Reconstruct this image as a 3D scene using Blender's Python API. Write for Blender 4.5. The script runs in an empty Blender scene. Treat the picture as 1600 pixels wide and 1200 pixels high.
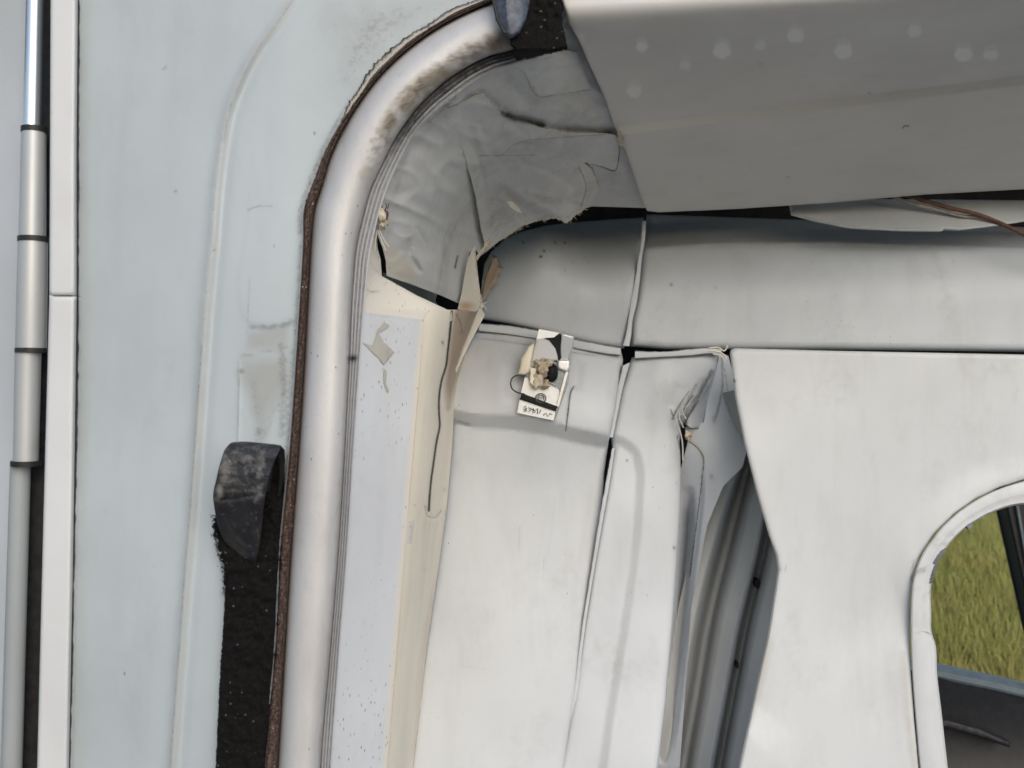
import bpy, math, random
import numpy as np
from mathutils import Vector, Matrix
from mathutils.geometry import delaunay_2d_cdt
R = math.radians
rng = np.random.default_rng(7); random.seed(7)
scene = bpy.context.scene
COL = scene.collection

# ------------------------------------------------------------------ camera, sky, sun, exposure
H = 1.6; F = 1600.0                      # eye height (m), focal length in photograph pixels
cam = bpy.data.cameras.new('camera'); cam.sensor_width = 36; cam.lens = 36.0
cam.clip_start = 0.02; cam.clip_end = 2000
co = bpy.data.objects.new('camera', cam); COL.objects.link(co)
co.location = (0, 0, H); co.rotation_euler = (R(90), 0, 0); scene.camera = co
cam.dof.use_dof = True; cam.dof.focus_distance = 1.3; cam.dof.aperture_fstop = 9.0

SUN_EL, SUN_AZ = R(30), R(163)           # azimuth measured like the sky texture: from +Y towards +X
w = bpy.data.worlds.new('World'); scene.world = w; w.use_nodes = True
nt = w.node_tree; bg = nt.nodes['Background']
sky = nt.nodes.new('ShaderNodeTexSky'); sky.sky_type = 'NISHITA'; sky.sun_disc = False
sky.sun_elevation = SUN_EL; sky.sun_rotation = SUN_AZ
sky.air_density = 1.0; sky.dust_density = 1.9; sky.ozone_density = 1.0; sky.altitude = 0
nt.links.new(sky.outputs[0], bg.inputs[0]); bg.inputs[1].default_value = 0.15
sl = bpy.data.lights.new('sun', 'SUN'); sl.energy = .72; sl.angle = R(45); sl.color = (1, .985, .965)
so = bpy.data.objects.new('sun', sl); COL.objects.link(so)
sd = Vector((math.sin(SUN_AZ)*math.cos(SUN_EL), math.cos(SUN_AZ)*math.cos(SUN_EL), math.sin(SUN_EL)))
so.rotation_euler = sd.to_track_quat('Z', 'Y').to_euler(); so.location = (-2, -4, 5)
vs = scene.view_settings; vs.view_transform = 'Standard'; vs.look = 'None'; vs.gamma = 1.0; vs.exposure = 0.22
scene.cycles.max_bounces = 8; scene.cycles.diffuse_bounces = 5; scene.cycles.glossy_bounces = 4
scene.cycles.caustics_reflective = False; scene.cycles.caustics_refractive = False

# ------------------------------------------------------------------ materials
def srgb(r, g, b):
    f = lambda c: (c/12.92 if c <= .04045 else ((c+.055)/1.055)**2.4)
    return (f(r/255), f(g/255), f(b/255), 1)

class G:
    def __init__(s, name):
        s.m = bpy.data.materials.new(name); s.m.use_nodes = True; s.t = s.m.node_tree
        s.b = s.t.nodes['Principled BSDF']
        s.pos = s.t.nodes.new('ShaderNodeNewGeometry').outputs['Position']
    def n(s, t): return s.t.nodes.new(t)
    def l(s, a, b): s.t.links.new(a, b)
    def noise(s, scale, detail=3, stretch=None, rough=.5):
        v = s.pos
        if stretch:
            mp = s.n('ShaderNodeMapping'); mp.inputs['Scale'].default_value = stretch; s.l(v, mp.inputs[0]); v = mp.outputs[0]
        n = s.n('ShaderNodeTexNoise'); n.inputs['Scale'].default_value = scale; n.inputs['Detail'].default_value = detail
        n.inputs['Roughness'].default_value = rough; s.l(v, n.inputs['Vector']); return n.outputs[0]
    def voro(s, scale, stretch=None):
        v = s.pos
        if stretch:
            mp = s.n('ShaderNodeMapping'); mp.inputs['Scale'].default_value = stretch; s.l(v, mp.inputs[0]); v = mp.outputs[0]
        n = s.n('ShaderNodeTexVoronoi'); n.inputs['Scale'].default_value = scale; s.l(v, n.inputs['Vector']); return n
    def rng(s, v, a, b, c=0, d=1):
        n = s.n('ShaderNodeMapRange'); s.l(v, n.inputs[0])
        for i, q in enumerate((a, b, c, d)): n.inputs[i+1].default_value = q
        return n.outputs[0]
    def math(s, op, a, b=None):
        n = s.n('ShaderNodeMath'); n.operation = op; n.use_clamp = False
        for i, q in enumerate((a, b)):
            if q is None: continue
            if isinstance(q, (int, float)): n.inputs[i].default_value = q
            else: s.l(q, n.inputs[i])
        return n.outputs[0]
    def mix(s, fac, a, b):
        n = s.n('ShaderNodeMix'); n.data_type = 'RGBA'; n.clamp_factor = True
        if isinstance(fac, (int, float)): n.inputs[0].default_value = fac
        else: s.l(fac, n.inputs[0])
        for i, q in ((6, a), (7, b)):
            if isinstance(q, tuple): n.inputs[i].default_value = q
            else: s.l(q, n.inputs[i])
        return n.outputs[2]
    def attr(s, nm):
        a = s.n('ShaderNodeAttribute'); a.attribute_name = nm; return a.outputs['Fac']
    def bump(s, h, strength, dist):
        b = s.n('ShaderNodeBump'); b.inputs['Strength'].default_value = strength; b.inputs['Distance'].default_value = dist
        s.l(h, b.inputs['Height']); s.l(b.outputs[0], s.b.inputs['Normal'])

def paint(name, base, rough=.45, metal=0.0, dirt_shade=(.035, .03, .024, 1), tint=(.62, .55, .43, 1), var=.07, vs_=5, speck=0.0, speck_scale=260,
          grime=.12, bump=.15, bscale=90, stretch=(1, 1, .25), spec=.5, dscale=320, tnoise=.25, smudge=.10):
    g = G(name)
    dk = tuple(c*(1-var) for c in base[:3]) + (1,)
    lt = tuple(min(1, c*(1+var)) for c in base[:3]) + (1,)
    c = g.mix(g.rng(g.noise(vs_, 4), .3, .7), dk, lt)
    # broad film of grime, streaky
    gr = g.rng(g.noise(22, 6, stretch, .62), .5, .82)
    c = g.mix(g.math('MULTIPLY', gr, grime), c, (.22, .20, .16, 1))
    sm = g.math('MULTIPLY', g.rng(g.noise(11, 5, (1, 1, .6), .7), .52, .78), g.rng(g.noise(70, 4), .3, .7))
    c = g.mix(g.math('MULTIPLY', sm, smudge), c, (.17, .155, .13, 1))
    fine = g.noise(dscale*.5, 7, None, .72)
    tn = g.attr('tint')
    c = g.mix(g.rng(g.math('SUBTRACT', tn, g.math('MULTIPLY', g.noise(60 if tnoise < .5 else 150, 5), tnoise)), 0.0 if tnoise < .5 else -.42, .55 if tnoise < .5 else .1), c, tint)
    d = g.attr('dirt_shade')
    f = g.rng(g.math('SUBTRACT', d, g.math('MULTIPLY', fine, .75)), -.15, .5)
    f = g.math('MAXIMUM', g.math('MULTIPLY', f, g.rng(d, 0, .12)), g.math('MULTIPLY', d, .30))
    c = g.mix(f, c, dirt_shade)
    if speck > 0:
        v = g.voro(speck_scale, (1, 1, .55))
        sp = g.rng(g.math('ADD', v.outputs['Distance'], g.math('MULTIPLY', g.noise(700, 2), .12)), .27, .13)
        sel = g.math('LESS_THAN', g.rng(v.outputs['Color'], 0, 1), speck)
        reg = g.rng(g.noise(9, 3), .42, .6)
        c = g.mix(g.math('MULTIPLY', g.math('MULTIPLY', sp, sel), g.math('MULTIPLY', reg, .85)), c, (.06, .05, .045, 1))
    g.l(c, g.b.inputs['Base Color'])
    g.b.inputs['Metallic'].default_value = metal; g.b.inputs['Specular IOR Level'].default_value = spec
    r = g.rng(g.noise(35, 4, stretch), .3, .7, rough-.06, rough+.1)
    r = g.math('ADD', r, g.math('MULTIPLY', f, .3)); g.l(r, g.b.inputs['Roughness'])
    hgt = g.math('ADD', g.math('MULTIPLY', g.noise(bscale, 4), 1.0), g.math('MULTIPLY', f, -.8))
    g.bump(hgt, bump, .0012)
    return g.m

M = {}
M['body'] = paint('body_paint', (.46, .515, .535, 1), .42, speck=.05, speck_scale=150, grime=.16, smudge=.22, bump=.12, tint=(.345, .36, .345, 1))
M['door'] = paint('door_paint', (.56, .59, .61, 1), .4, grime=.05)
M['strip'] = paint('cover_strip_plastic', (.64, .65, .65, 1), .42, grime=.05)
M['alu'] = paint('anodised_aluminium', (.47, .485, .485, 1), .4, metal=.3, grime=.2, bump=.05)
M['hingegrey'] = paint('grey_painted_edge', (.33, .355, .36, 1), .4, grime=.3)
M['alu_bright'] = paint('polished_aluminium', (.78, .79, .80, 1), .22, metal=.9, grime=.03, bump=.04)
M['frame'] = paint('silver_frame_paint', (.585, .58, .575, 1), .46, metal=.22, speck=.22, speck_scale=230, grime=.3, bump=.2, tnoise=.45, smudge=.3,
                   tint=(.33, .30, .25, 1), dirt_shade=(.09, .07, .05, 1), bscale=220)
M['rib'] = paint('ribbed_gasket_plastic', (.50, .51, .53, 1), .3, grime=.2, dirt_shade=(.03, .03, .03, 1))
M['jamb'] = paint('jamb_paint', (.71, .735, .765, 1), .7, spec=.25, speck=.65, speck_scale=165, grime=.1, tint=(.80, .765, .68, 1), smudge=.2)
M['cream'] = paint('yellowed_sealant', (.92, .85, .71, 1), .5, speck=.04, speck_scale=150, grime=.18, tint=(.46, .345, .25, 1), bump=.25)
M['lining'] = paint('torn_vinyl_lining', (.60, .61, .61, 1), .55, speck=.22, speck_scale=190, grime=.35, smudge=.6, tint=(.60, .57, .49, 1), bump=.3, bscale=60)
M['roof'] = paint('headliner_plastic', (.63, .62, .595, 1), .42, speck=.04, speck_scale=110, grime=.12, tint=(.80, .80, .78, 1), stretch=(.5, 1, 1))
M['mould'] = paint('moulded_trim_plastic', (.61, .645, .685, 1), .42, speck=.10, speck_scale=210, grime=.16, smudge=.28, tint=(.58, .53, .43, 1))
M['board'] = paint('white_partition_board', (.66, .685, .70, 1), .5, grime=.16, smudge=.28, tint=(.50, .48, .43, 1), bump=.1)
M['pillar'] = paint('grey_pillar_paint', (.53, .535, .525, 1), .7, grime=.25)
M['vinylback'] = paint('vinyl_flap_backing', (.56, .54, .48, 1), .65, grime=.5, smudge=.5, tint=(.40, .28, .18, 1))
M['sealant'] = paint('cracked_sealant', (.50, .48, .42, 1), .7, grime=.6, bump=.6, bscale=300, dirt_shade=(.02, .02, .018, 1))
M['label'] = paint('foil_white', (.74, .775, .81, 1), .3, metal=.35, grime=.05, dirt_shade=(.02, .02, .02, 1))
M['blueplate'] = paint('scratched_blue_metal', (.20, .235, .27, 1), .3, metal=.7, grime=.4, speck=.3, speck_scale=300)

def rough_mat(name, a, b, scale, rough=.8, bump=.8, dist=.002, fleck=None, spec=.3, stretch=None, thr=(.42, .62)):
    g = G(name)
    n = g.noise(scale, 5, stretch, .65)
    c = g.mix(g.rng(n, *thr), a, b)
    if fleck:  # scattered pale flecks, part of the surface colour
        v = g.voro(min(scale*1.3, 260))
        k = g.math('MULTIPLY', g.math('LESS_THAN', v.outputs['Distance'], .25), g.math('LESS_THAN', g.rng(v.outputs['Color'], 0, 1), .16))
        c = g.mix(k, c, fleck)
    g.l(c, g.b.inputs['Base Color']); g.b.inputs['Roughness'].default_value = rough
    g.b.inputs['Specular IOR Level'].default_value = spec
    g.bump(g.noise(scale*1.2, 4), bump, dist); return g.m
M['rust'] = rough_mat('rusty_brown_rubber', (.045, .028, .022, 1), (.24, .17, .14, 1), 380, .85, .9, .001, fleck=(.5, .47, .42, 1), thr=(.45, .72))
M['foam'] = rough_mat('crumbled_black_foam', (.003, .003, .003, 1), (.009, .008, .0075, 1), 420, .9, .7, .0008, fleck=(.09, .085, .08, 1), spec=.2)
M['webthin'] = rough_mat('charcoal_webbing', (.028, .031, .037, 1), (.095, .10, .11, 1), 55, .6, .5, .001, spec=.5, thr=(.42, .78))
M['web'] = paint('scuffed_charcoal_webbing', (.014, .015, .019, 1), .5, dirt_shade=(.008, .008, .008, 1), tint=(.20, .195, .18, 1), var=.4, vs_=40, grime=.25, tnoise=1.0, bump=.6, bscale=420)
M['slate'] = rough_mat('slate_webbing', (.05, .062, .085, 1), (.11, .13, .17, 1), 130, .5, .5, .0008, spec=.5)
M['black'] = rough_mat('black_rubber', (.018, .018, .019, 1), (.03, .03, .03, 1), 100, .45, .2, .0005)
M['dark'] = rough_mat('shade_black', (.02, .02, .021, 1), (.035, .034, .033, 1), 30, .9, .2)
M['tape'] = rough_mat('black_tape', (.006, .006, .007, 1), (.012, .012, .013, 1), 200, .6, .3, .0005, spec=.25)
M['putty'] = rough_mat('old_putty', (.30, .20, .11, 1), (.62, .56, .45, 1), 130, .75, .9, .003, thr=(.32, .55))
M['tan'] = paint('tan_torn_vinyl', (.40, .31, .23, 1), .7, grime=.6, bump=.8, bscale=200)
M['cable'] = rough_mat('brown_cable', (.10, .045, .03, 1), (.17, .085, .06, 1), 90, .45, .2, .0005)
M['cable2'] = rough_mat('beige_cable', (.35, .31, .27, 1), (.42, .38, .34, 1), 90, .5, .2, .0005)
M['trim'] = rough_mat('dark_door_trim', (.014, .016, .02, 1), (.02, .022, .026, 1), 60, .42, .1, .0005, spec=.4)
M['trimtop'] = rough_mat('blue_grey_trim_cap', (.13, .17, .20, 1), (.17, .21, .24, 1), 40, .5, .1, .0005)
M['paledot'] = paint('pale_dot', (.74, .735, .71, 1), .5, grime=.02)
M['concrete'] = rough_mat('pale_concrete', (.15, .152, .15, 1), (.20, .20, .198, 1), 3, .9, .2, .01)
g = G('grass_blades')
c = g.mix(g.rng(g.noise(1.6, 4), .38, .62), (.40, .36, .09, 1), (.20, .30, .04, 1))
c = g.mix(g.rng(g.noise(60, 2), .4, .7), c, (.42, .36, .15, 1))
c = g.mix(g.math('MULTIPLY', g.rng(g.noise(3.2, 3), .60, .70), .6), c, (.17, .36, .03, 1))
c = g.mix(g.math('MULTIPLY', g.rng(g.noise(.9, 3), .4, .62), .6), c, (.33, .29, .08, 1))
g.l(c, g.b.inputs['Base Color']); g.b.inputs['Roughness'].default_value = .7; M['grass'] = g.m
g = G('meadow_soil')
c = g.mix(g.rng(g.noise(3, 5), .35, .65), (.15, .13, .06, 1), (.09, .11, .035, 1))
g.l(c, g.b.inputs['Base Color']); g.b.inputs['Roughness'].default_value = .95; g.bump(g.noise(9, 6), .8, .05); M['soil'] = g.m

# ------------------------------------------------------------------ geometry helpers
def P(px, py, Y):                        # a point of the place, Y metres in front of the eye
    px = np.asarray(px, float); py = np.asarray(py, float); Y = np.asarray(Y, float)
    return np.stack([(px-800)/F*Y, Y+0*px, H+(600-py)/F*Y], -1)

def crom(pts, n=None, step=None, closed=False):
    p = np.asarray(pts, float); m = len(p)
    if closed: q = np.vstack([p[-1], p, p[0], p[1]]); segs = m
    else: q = np.vstack([2*p[0]-p[1], p, 2*p[-1]-p[-2]]); segs = m-1
    out = []
    for i in range(segs):
        a, b, c, d = q[i], q[i+1], q[i+2], q[i+3]
        k = n if n else max(2, int(np.linalg.norm((c-b)[:2])/step))
        t = np.linspace(0, 1, k, endpoint=False)[:, None]
        # centripetal-ish: limit overshoot by scaling tangents
        L = np.linalg.norm((c-b)[:2])+1e-9
        def tan(u, v, w_):
            l1 = np.linalg.norm((v-u)[:2])+1e-9; l2 = np.linalg.norm((w_-v)[:2])+1e-9
            return ((v-u)/l1*l2+(w_-v)/l2*l1)/(l1+l2)
        t1 = tan(a, b, c)*L; t2 = tan(b, c, d)*L
        h = (2*t**3-3*t**2+1)*b+(t**3-2*t**2+t)*t1+(-2*t**3+3*t**2)*c+(t**3-t**2)*t2
        out.append(h)
    if not closed: out.append(p[-1:])
    return np.vstack(out)

def resample(poly, step, closed=False):
    p = np.asarray(poly, float)
    if closed: p = np.vstack([p, p[0]])
    out = []
    for a, b in zip(p[:-1], p[1:]):
        k = max(1, int(round(np.linalg.norm(b-a)/step)))
        out.append(a+(b-a)*np.linspace(0, 1, k, endpoint=False)[:, None])
    if not closed: out.append(p[-1:])
    return np.vstack(out)

def dist(pts, poly, closed=False):
    """distance to a polyline, side of it, and how far along it (0..1)"""
    p = np.asarray(poly, float)
    if closed: p = np.vstack([p, p[0]])
    a = p[:-1]; d = p[1:]-a; L2 = (d**2).sum(1)+1e-12
    best = np.full(len(pts), 1e9); side = np.zeros(len(pts)); al = np.zeros(len(pts))
    cum = np.concatenate([[0], np.cumsum(np.sqrt(L2))])
    for i in range(len(a)):
        v = pts-a[i]; t = np.clip((v@d[i])/L2[i], 0, 1)
        r = v-t[:, None]*d[i]; dd = np.sqrt((r**2).sum(1)); m = dd < best
        best[m] = dd[m]; side[m] = np.sign(d[i][0]*v[m, 1]-d[i][1]*v[m, 0]); al[m] = (cum[i]+t[m]*np.sqrt(L2[i]))/cum[-1]
    return best, side, al

def inside(pts, poly):
    p = np.asarray(poly, float); x, y = pts[:, 0], pts[:, 1]; r = np.zeros(len(pts), bool); j = len(p)-1
    for i in range(len(p)):
        c = ((p[i, 1] > y) != (p[j, 1] > y)) & (x < (p[j, 0]-p[i, 0])*(y-p[i, 1])/(p[j, 1]-p[i, 1]+1e-12)+p[i, 0])
        r ^= c; j = i
    return r

def tps(ctrl):
    c = np.asarray(ctrl, float); X = c[:, :2]/400.0; n = len(c)
    def U(r): return np.where(r > 1e-9, r*r*np.log(r+1e-12), 0)
    K = U(np.linalg.norm(X[:, None]-X[None], axis=2)); Pm = np.hstack([np.ones((n, 1)), X])
    A = np.zeros((n+3, n+3)); A[:n, :n] = K+1e-6*np.eye(n); A[:n, n:] = Pm; A[n:, :n] = Pm.T
    s = np.linalg.solve(A, np.concatenate([c[:, 2], [0, 0, 0]]))
    def f(p):
        q = p/400.0; return U(np.linalg.norm(q[:, None]-X[None], axis=2))@s[:n]+s[n]+q@s[n+1:]
    return f

def plane(a, b, c):
    s = np.linalg.solve(np.array([[a[0], a[1], 1], [b[0], b[1], 1], [c[0], c[1], 1]], float), np.array([a[2], b[2], c[2]], float))
    return lambda p: p[:, 0]*s[0]+p[:, 1]*s[1]+s[2]
def flat(Y): return lambda p: np.full(len(p), float(Y))

def vnoise(p, s, seed=0):                # smooth value noise in picture units (s = cell)
    q = p/s+seed*17.3; i = np.floor(q).astype(int); f = q-i; f = f*f*(3-2*f)
    def h(a, b): v = np.sin(a*127.1+b*311.7+seed*7.7)*43758.5453; return v-np.floor(v)
    x, y = i[:, 0], i[:, 1]
    return (h(x, y)*(1-f[:, 0])+h(x+1, y)*f[:, 0])*(1-f[:, 1])+(h(x, y+1)*(1-f[:, 0])+h(x+1, y+1)*f[:, 0])*f[:, 1]-.5

CATS = {'body_side_panel': 'body panel', 'sealant_bead': 'sealant', 'door_seal': 'rubber seal', 'van_door_edge': 'van door', 'hinge_backing': 'rubber strip', 'panel_joint_sealant': 'sealant', 'door_jamb_panel': 'jamb panel',
        'corner_post': 'corner post', 'corner_lining': 'lining', 'roof_lining_panel': 'roof lining', 'visor_board': 'board', 'upper_corner_trim': 'trim moulding', 'upper_long_trim': 'trim moulding', 'pillar_trim': 'trim moulding',
        'narrow_trim': 'trim moulding', 'joint_strip': 'joint strip', 'blue_metal_plate': 'metal plate', 'shade_backing': 'shade backing', 'unseen_roof': 'vehicle roof'}
GROUPS = {'joint_strip': 'joint strips between the moulded trims'}
def place(o, parent, label=None, cat=None, group=None, kind=None):
    base = o.name.split('.')[0]
    if parent is None and kind is None:
        cat = cat or CATS.get(base); group = group or GROUPS.get(base)
        if cat: kind = 'thing'
    COL.objects.link(o)
    if parent is not None: o.parent = parent
    if label: o['label'] = label
    if cat: o['category'] = cat
    if group: o['group'] = group
    if kind: o['kind'] = kind
    return o

def thing(name, label, cat, at, group=None):
    o = bpy.data.objects.new(name, None); o.location = tuple(P(*at)); o.empty_display_size = .02
    return place(o, None, label, cat, group)

def mesh_obj(name, V, Fc, mat, parent=None, attrs=None, sharp=40, **kw):
    V = np.asarray(V, float)
    if parent is not None: org = np.array(parent.matrix_basis.translation) if parent.parent is None else \
        np.array(parent.matrix_basis.translation)+np.array(parent.parent.matrix_basis.translation)
    else: org = np.array([(V[:, 0].min()+V[:, 0].max())/2, (V[:, 1].min()+V[:, 1].max())/2, V[:, 2].min()])
    me = bpy.data.meshes.new(name); me.from_pydata((V-org).tolist(), [], [tuple(int(i) for i in f) for f in Fc]); me.update()
    for k, a in (attrs or {}).items():
        at = me.attributes.new(k, 'FLOAT', 'POINT'); at.data.foreach_set('value', np.asarray(a, np.float32))
    me.materials.append(mat)
    me.polygons.foreach_set('use_smooth', [True]*len(me.polygons)); me.set_sharp_from_angle(angle=R(sharp))
    o = bpy.data.objects.new(name, me)
    if parent is None: o.location = tuple(org)
    return place(o, parent, **kw)

def sheet(name, outline, depth, mat, parent=None, step=6, thick=.004, roll=None, creases=(), dirt_shade=(), hole=None, bump=0, bscale=40,
          smooth=False, jag=0, sharp=40, rollmask=None, ridge=0, **kw):
    """a panel with real thickness: outline and holes in picture units, depth gives its distance, creases are folds, grooves and lips"""
    bs = max(2.0, step*.8)
    ol = crom(outline, step=bs, closed=True) if smooth else resample(outline, bs, True)
    if jag:
        ol = ol+rng.normal(0, jag, ol.shape)
    loops = [ol]
    if hole is not None: loops.append(crom(hole, step=bs, closed=True) if smooth else resample(hole, bs, True))
    x0, y0 = ol.min(0); x1, y1 = ol.max(0)
    gx, gy = np.meshgrid(np.arange(x0, x1, step), np.arange(y0, y1, step*.87)); gx = gx+(np.arange(gx.shape[0])[:, None] % 2)*step*.5
    pts = np.stack([gx.ravel(), gy.ravel()], 1); extra = []; rings = []
    for c in creases:
        poly, kind, wd = c[0], c[1], c[2]
        rp = resample(crom(poly, step=4) if len(poly) > 2 else poly, max(2.0, min(step, wd*1.5)))
        t = np.gradient(rp, axis=0); n_ = np.stack([-t[:, 1], t[:, 0]], 1); n_ /= np.linalg.norm(n_, axis=1)[:, None]+1e-9
        for k in (-1.6, -.8, 0, .8, 1.6): extra.append(rp+n_*wd*k)
    for s_ in dirt_shade:
        if s_[1] == 'line' and s_[3] <= 3:
            rp = resample(crom(s_[2], step=4) if len(s_[2]) > 2 else s_[2], max(1.8, s_[3]*1.3))
            t = np.gradient(rp, axis=0); n_ = np.stack([-t[:, 1], t[:, 0]], 1); n_ /= np.linalg.norm(n_, axis=1)[:, None]+1e-9
            for k in (-1.3, -.6, 0, .6, 1.3): extra.append(rp+n_*s_[3]*k)
    if roll:
        for lp in loops:
            nx = np.roll(lp, -1, 0)-np.roll(lp, 1, 0); nn = np.stack([-nx[:, 1], nx[:, 0]], 1); nn /= np.linalg.norm(nn, axis=1)[:, None]+1e-9
            for q in (.15, .4, .8, 1.25):
                o_ = q*roll[0]
                for sg in (-1, 1):
                    c_ = lp+nn*sg*o_; dd = dist(c_, lp, True)[0]; c_ = c_[(dd > o_*.96)]
                    rings.append(c_)
    pts = np.vstack([pts]+extra) if extra else pts
    def ok(p, m):
        r = inside(p, ol); d, _, _ = dist(p, ol, True)
        if len(loops) > 1: r &= ~inside(p, loops[1]); d = np.minimum(d, dist(p, loops[1], True)[0])
        return r & (d > m)
    pts = pts[ok(pts, bs*.45 if not roll else roll[0]*1.5)]
    if rings:
        rg = np.vstack(rings); rg = rg[ok(rg, .3)]; pts = np.vstack([pts, rg])
    if extra or rings:                   # thin out points closer together than 1 unit
        key = np.round(pts/(.8 if rings else 1.3)).astype(int); _, ix = np.unique(key, axis=0, return_index=True); pts = pts[ix]
    allp = np.vstack(loops+[pts]); edges = []; b = 0
    for lp in loops:
        n = len(lp); edges += [(b+i, b+(i+1) % n) for i in range(n)]; b += n
    vo, eo, fo, _, _, _ = delaunay_2d_cdt([Vector(p) for p in allp], edges, [], 0, 1e-5)
    V2 = np.array([(v.x, v.y) for v in vo]); Fc = np.array([f for f in fo if len(f) == 3])
    cen = V2[Fc].mean(1); keep = inside(cen, ol)
    if len(loops) > 1: keep &= ~inside(cen, loops[1])
    Fc = Fc[keep]
    a_, b_, c_ = V2[Fc[:, 0]], V2[Fc[:, 1]], V2[Fc[:, 2]]
    ar = (b_[:, 0]-a_[:, 0])*(c_[:, 1]-a_[:, 1])-(b_[:, 1]-a_[:, 1])*(c_[:, 0]-a_[:, 0])
    Fc = Fc[np.abs(ar) > 1e-4]; ar = ar[np.abs(ar) > 1e-4] if len(ar) != len(Fc) else ar
    a_, b_, c_ = V2[Fc[:, 0]], V2[Fc[:, 1]], V2[Fc[:, 2]]
    ar = (b_[:, 0]-a_[:, 0])*(c_[:, 1]-a_[:, 1])-(b_[:, 1]-a_[:, 1])*(c_[:, 0]-a_[:, 0])
    Fc[ar < 0] = Fc[ar < 0][:, ::-1]     # y grows downward: this order faces the eye
    Y = depth(V2)
    if roll:                             # rounded rim that curls away
        wr, rr = roll; d, _, _ = dist(V2, ol, True)
        k = np.clip(d/wr, 0, 1); amt = rr*(1-np.sqrt(np.clip(1-(1-k)**2, 0, 1)))
        if rollmask is not None: amt = amt*rollmask(V2)
        Y = Y+amt
        if len(loops) > 1: d, _, _ = dist(V2, loops[1], True); k = np.clip(d/wr, 0, 1); Y = Y+rr*(1-np.sqrt(np.clip(1-(1-k)**2, 0, 1)))
    for c in creases:
        poly, kind, wd, amt = c[:4]; poly = crom(poly, step=6) if len(poly) > 2 else np.asarray(poly, float)
        d, s, al = dist(V2, poly); end = np.clip(np.minimum(al, 1-al)*8, 0, 1) if kind != 'fullstep' else 1
        if kind == 'groove': Y = Y+amt*np.exp(-(d/wd)**2)*end
        else:
            L = c[4] if len(c) > 4 else 60
            Y = Y+amt*np.clip(.5+.5*s*d/wd, 0, 1)*np.exp(-d/L)*end
    if bump: Y = Y+bump*(vnoise(V2, bscale, 1)+.5*vnoise(V2, bscale*.45, 2))
    if ridge:
        q = V2+14*np.stack([vnoise(V2, 60, 11), vnoise(V2, 60, 12)], 1); q = np.stack([q[:, 0]*.75+q[:, 1]*.4, q[:, 1]*1.1-q[:, 0]*.5], 1)
        Y = Y-ridge*((.5-np.abs(vnoise(q, 58, 13))*2)**2+.45*(.5-np.abs(vnoise(q, 27, 14))*2)**2)
    D = {'dirt_shade': np.zeros(len(V2)), 'tint': np.zeros(len(V2))}  # first channel carries grime and, in places, painted shade
    for s_ in dirt_shade:
        ch, kind, poly, wd, amt = s_
        if kind == 'line':
            pl = crom(poly, step=6) if len(poly) > 2 else np.asarray(poly, float)
            v = amt*np.exp(-(dist(V2, pl)[0]/wd)**2)
        elif kind == 'area':
            d, _, _ = dist(V2, poly, True); s = np.where(inside(V2, poly), d, -d); v = amt*np.clip(.5+.5*s/wd, 0, 1)
        elif kind == 'rim':
            v = amt*np.exp(-(dist(V2, ol, True)[0]/wd)**2)
        elif kind == 'spot':
            v = amt*np.exp(-(((V2-np.array(poly))/np.array(wd))**2).sum(1))
        elif kind == 'disc':
            r_ = np.sqrt((((V2-np.array(poly))/np.array(wd))**2).sum(1)); v = amt*np.clip((1.1-r_)*5, 0, 1)
        D[ch] = np.maximum(D[ch], v)
    V3 = P(V2[:, 0], V2[:, 1], Y); n = len(V3)
    # back face and rim
    ec = {}
    for f in Fc:
        for i in range(3): e = (f[i], f[(i+1) % 3]); ec[e] = 1
    bd = [e for e in ec if (e[1], e[0]) not in ec]
    back = V3+np.array([0, thick, 0]); F2 = Fc[:, ::-1]+n
    faces = [tuple(f) for f in Fc]+[tuple(f) for f in F2]+[(e[1], e[0], e[0]+n, e[1]+n) for e in bd]
    at = {k: np.concatenate([v, v]) for k, v in D.items()}
    return mesh_obj(name, np.vstack([V3, back]), faces, mat, parent, at, sharp, **kw)

def pair(ctrl, n=10):                    # matched (x1,y1,x2,y2) control rows -> two smooth curves
    c = np.array(ctrl, float); a = c
    out = crom(a, n=n); return out[:, :2], out[:, 2:]

def strip(name, A, B, prof, base, mat, parent=None, closed_back=True, dirtf=None, **kw):
    """a length of profile run between two curves; prof rows are (t across, metres towards the eye)"""
    n = len(A); V = []; T = []
    for t, d in prof:
        p = A+(B-A)*t; V.append(P(p[:, 0], p[:, 1], base(p)-d)); T.append(p)
    if closed_back:
        for t in (1, 0):
            p = A+(B-A)*t; V.append(P(p[:, 0], p[:, 1], base(p)+.006)); T.append(p)
    m = len(V); V = np.vstack(V); T = np.vstack(T); Fc = []
    for j in range(m if closed_back else m-1):
        k = (j+1) % m
        for i in range(n-1): Fc.append((j*n+i, k*n+i, k*n+i+1, j*n+i+1))
    # orient to the eye
    a, b, c = V[Fc[0][0]], V[Fc[0][1]], V[Fc[0][2]]; nr = np.cross(b-a, c-a)
    if nr[1] > 0: Fc = [f[::-1] for f in Fc]
    D = {'dirt_shade': np.zeros(len(V)), 'tint': np.zeros(len(V))}
    if dirtf: dirtf(T, D)
    return mesh_obj(name, V, Fc, mat, parent, D, 35, **kw)

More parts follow.
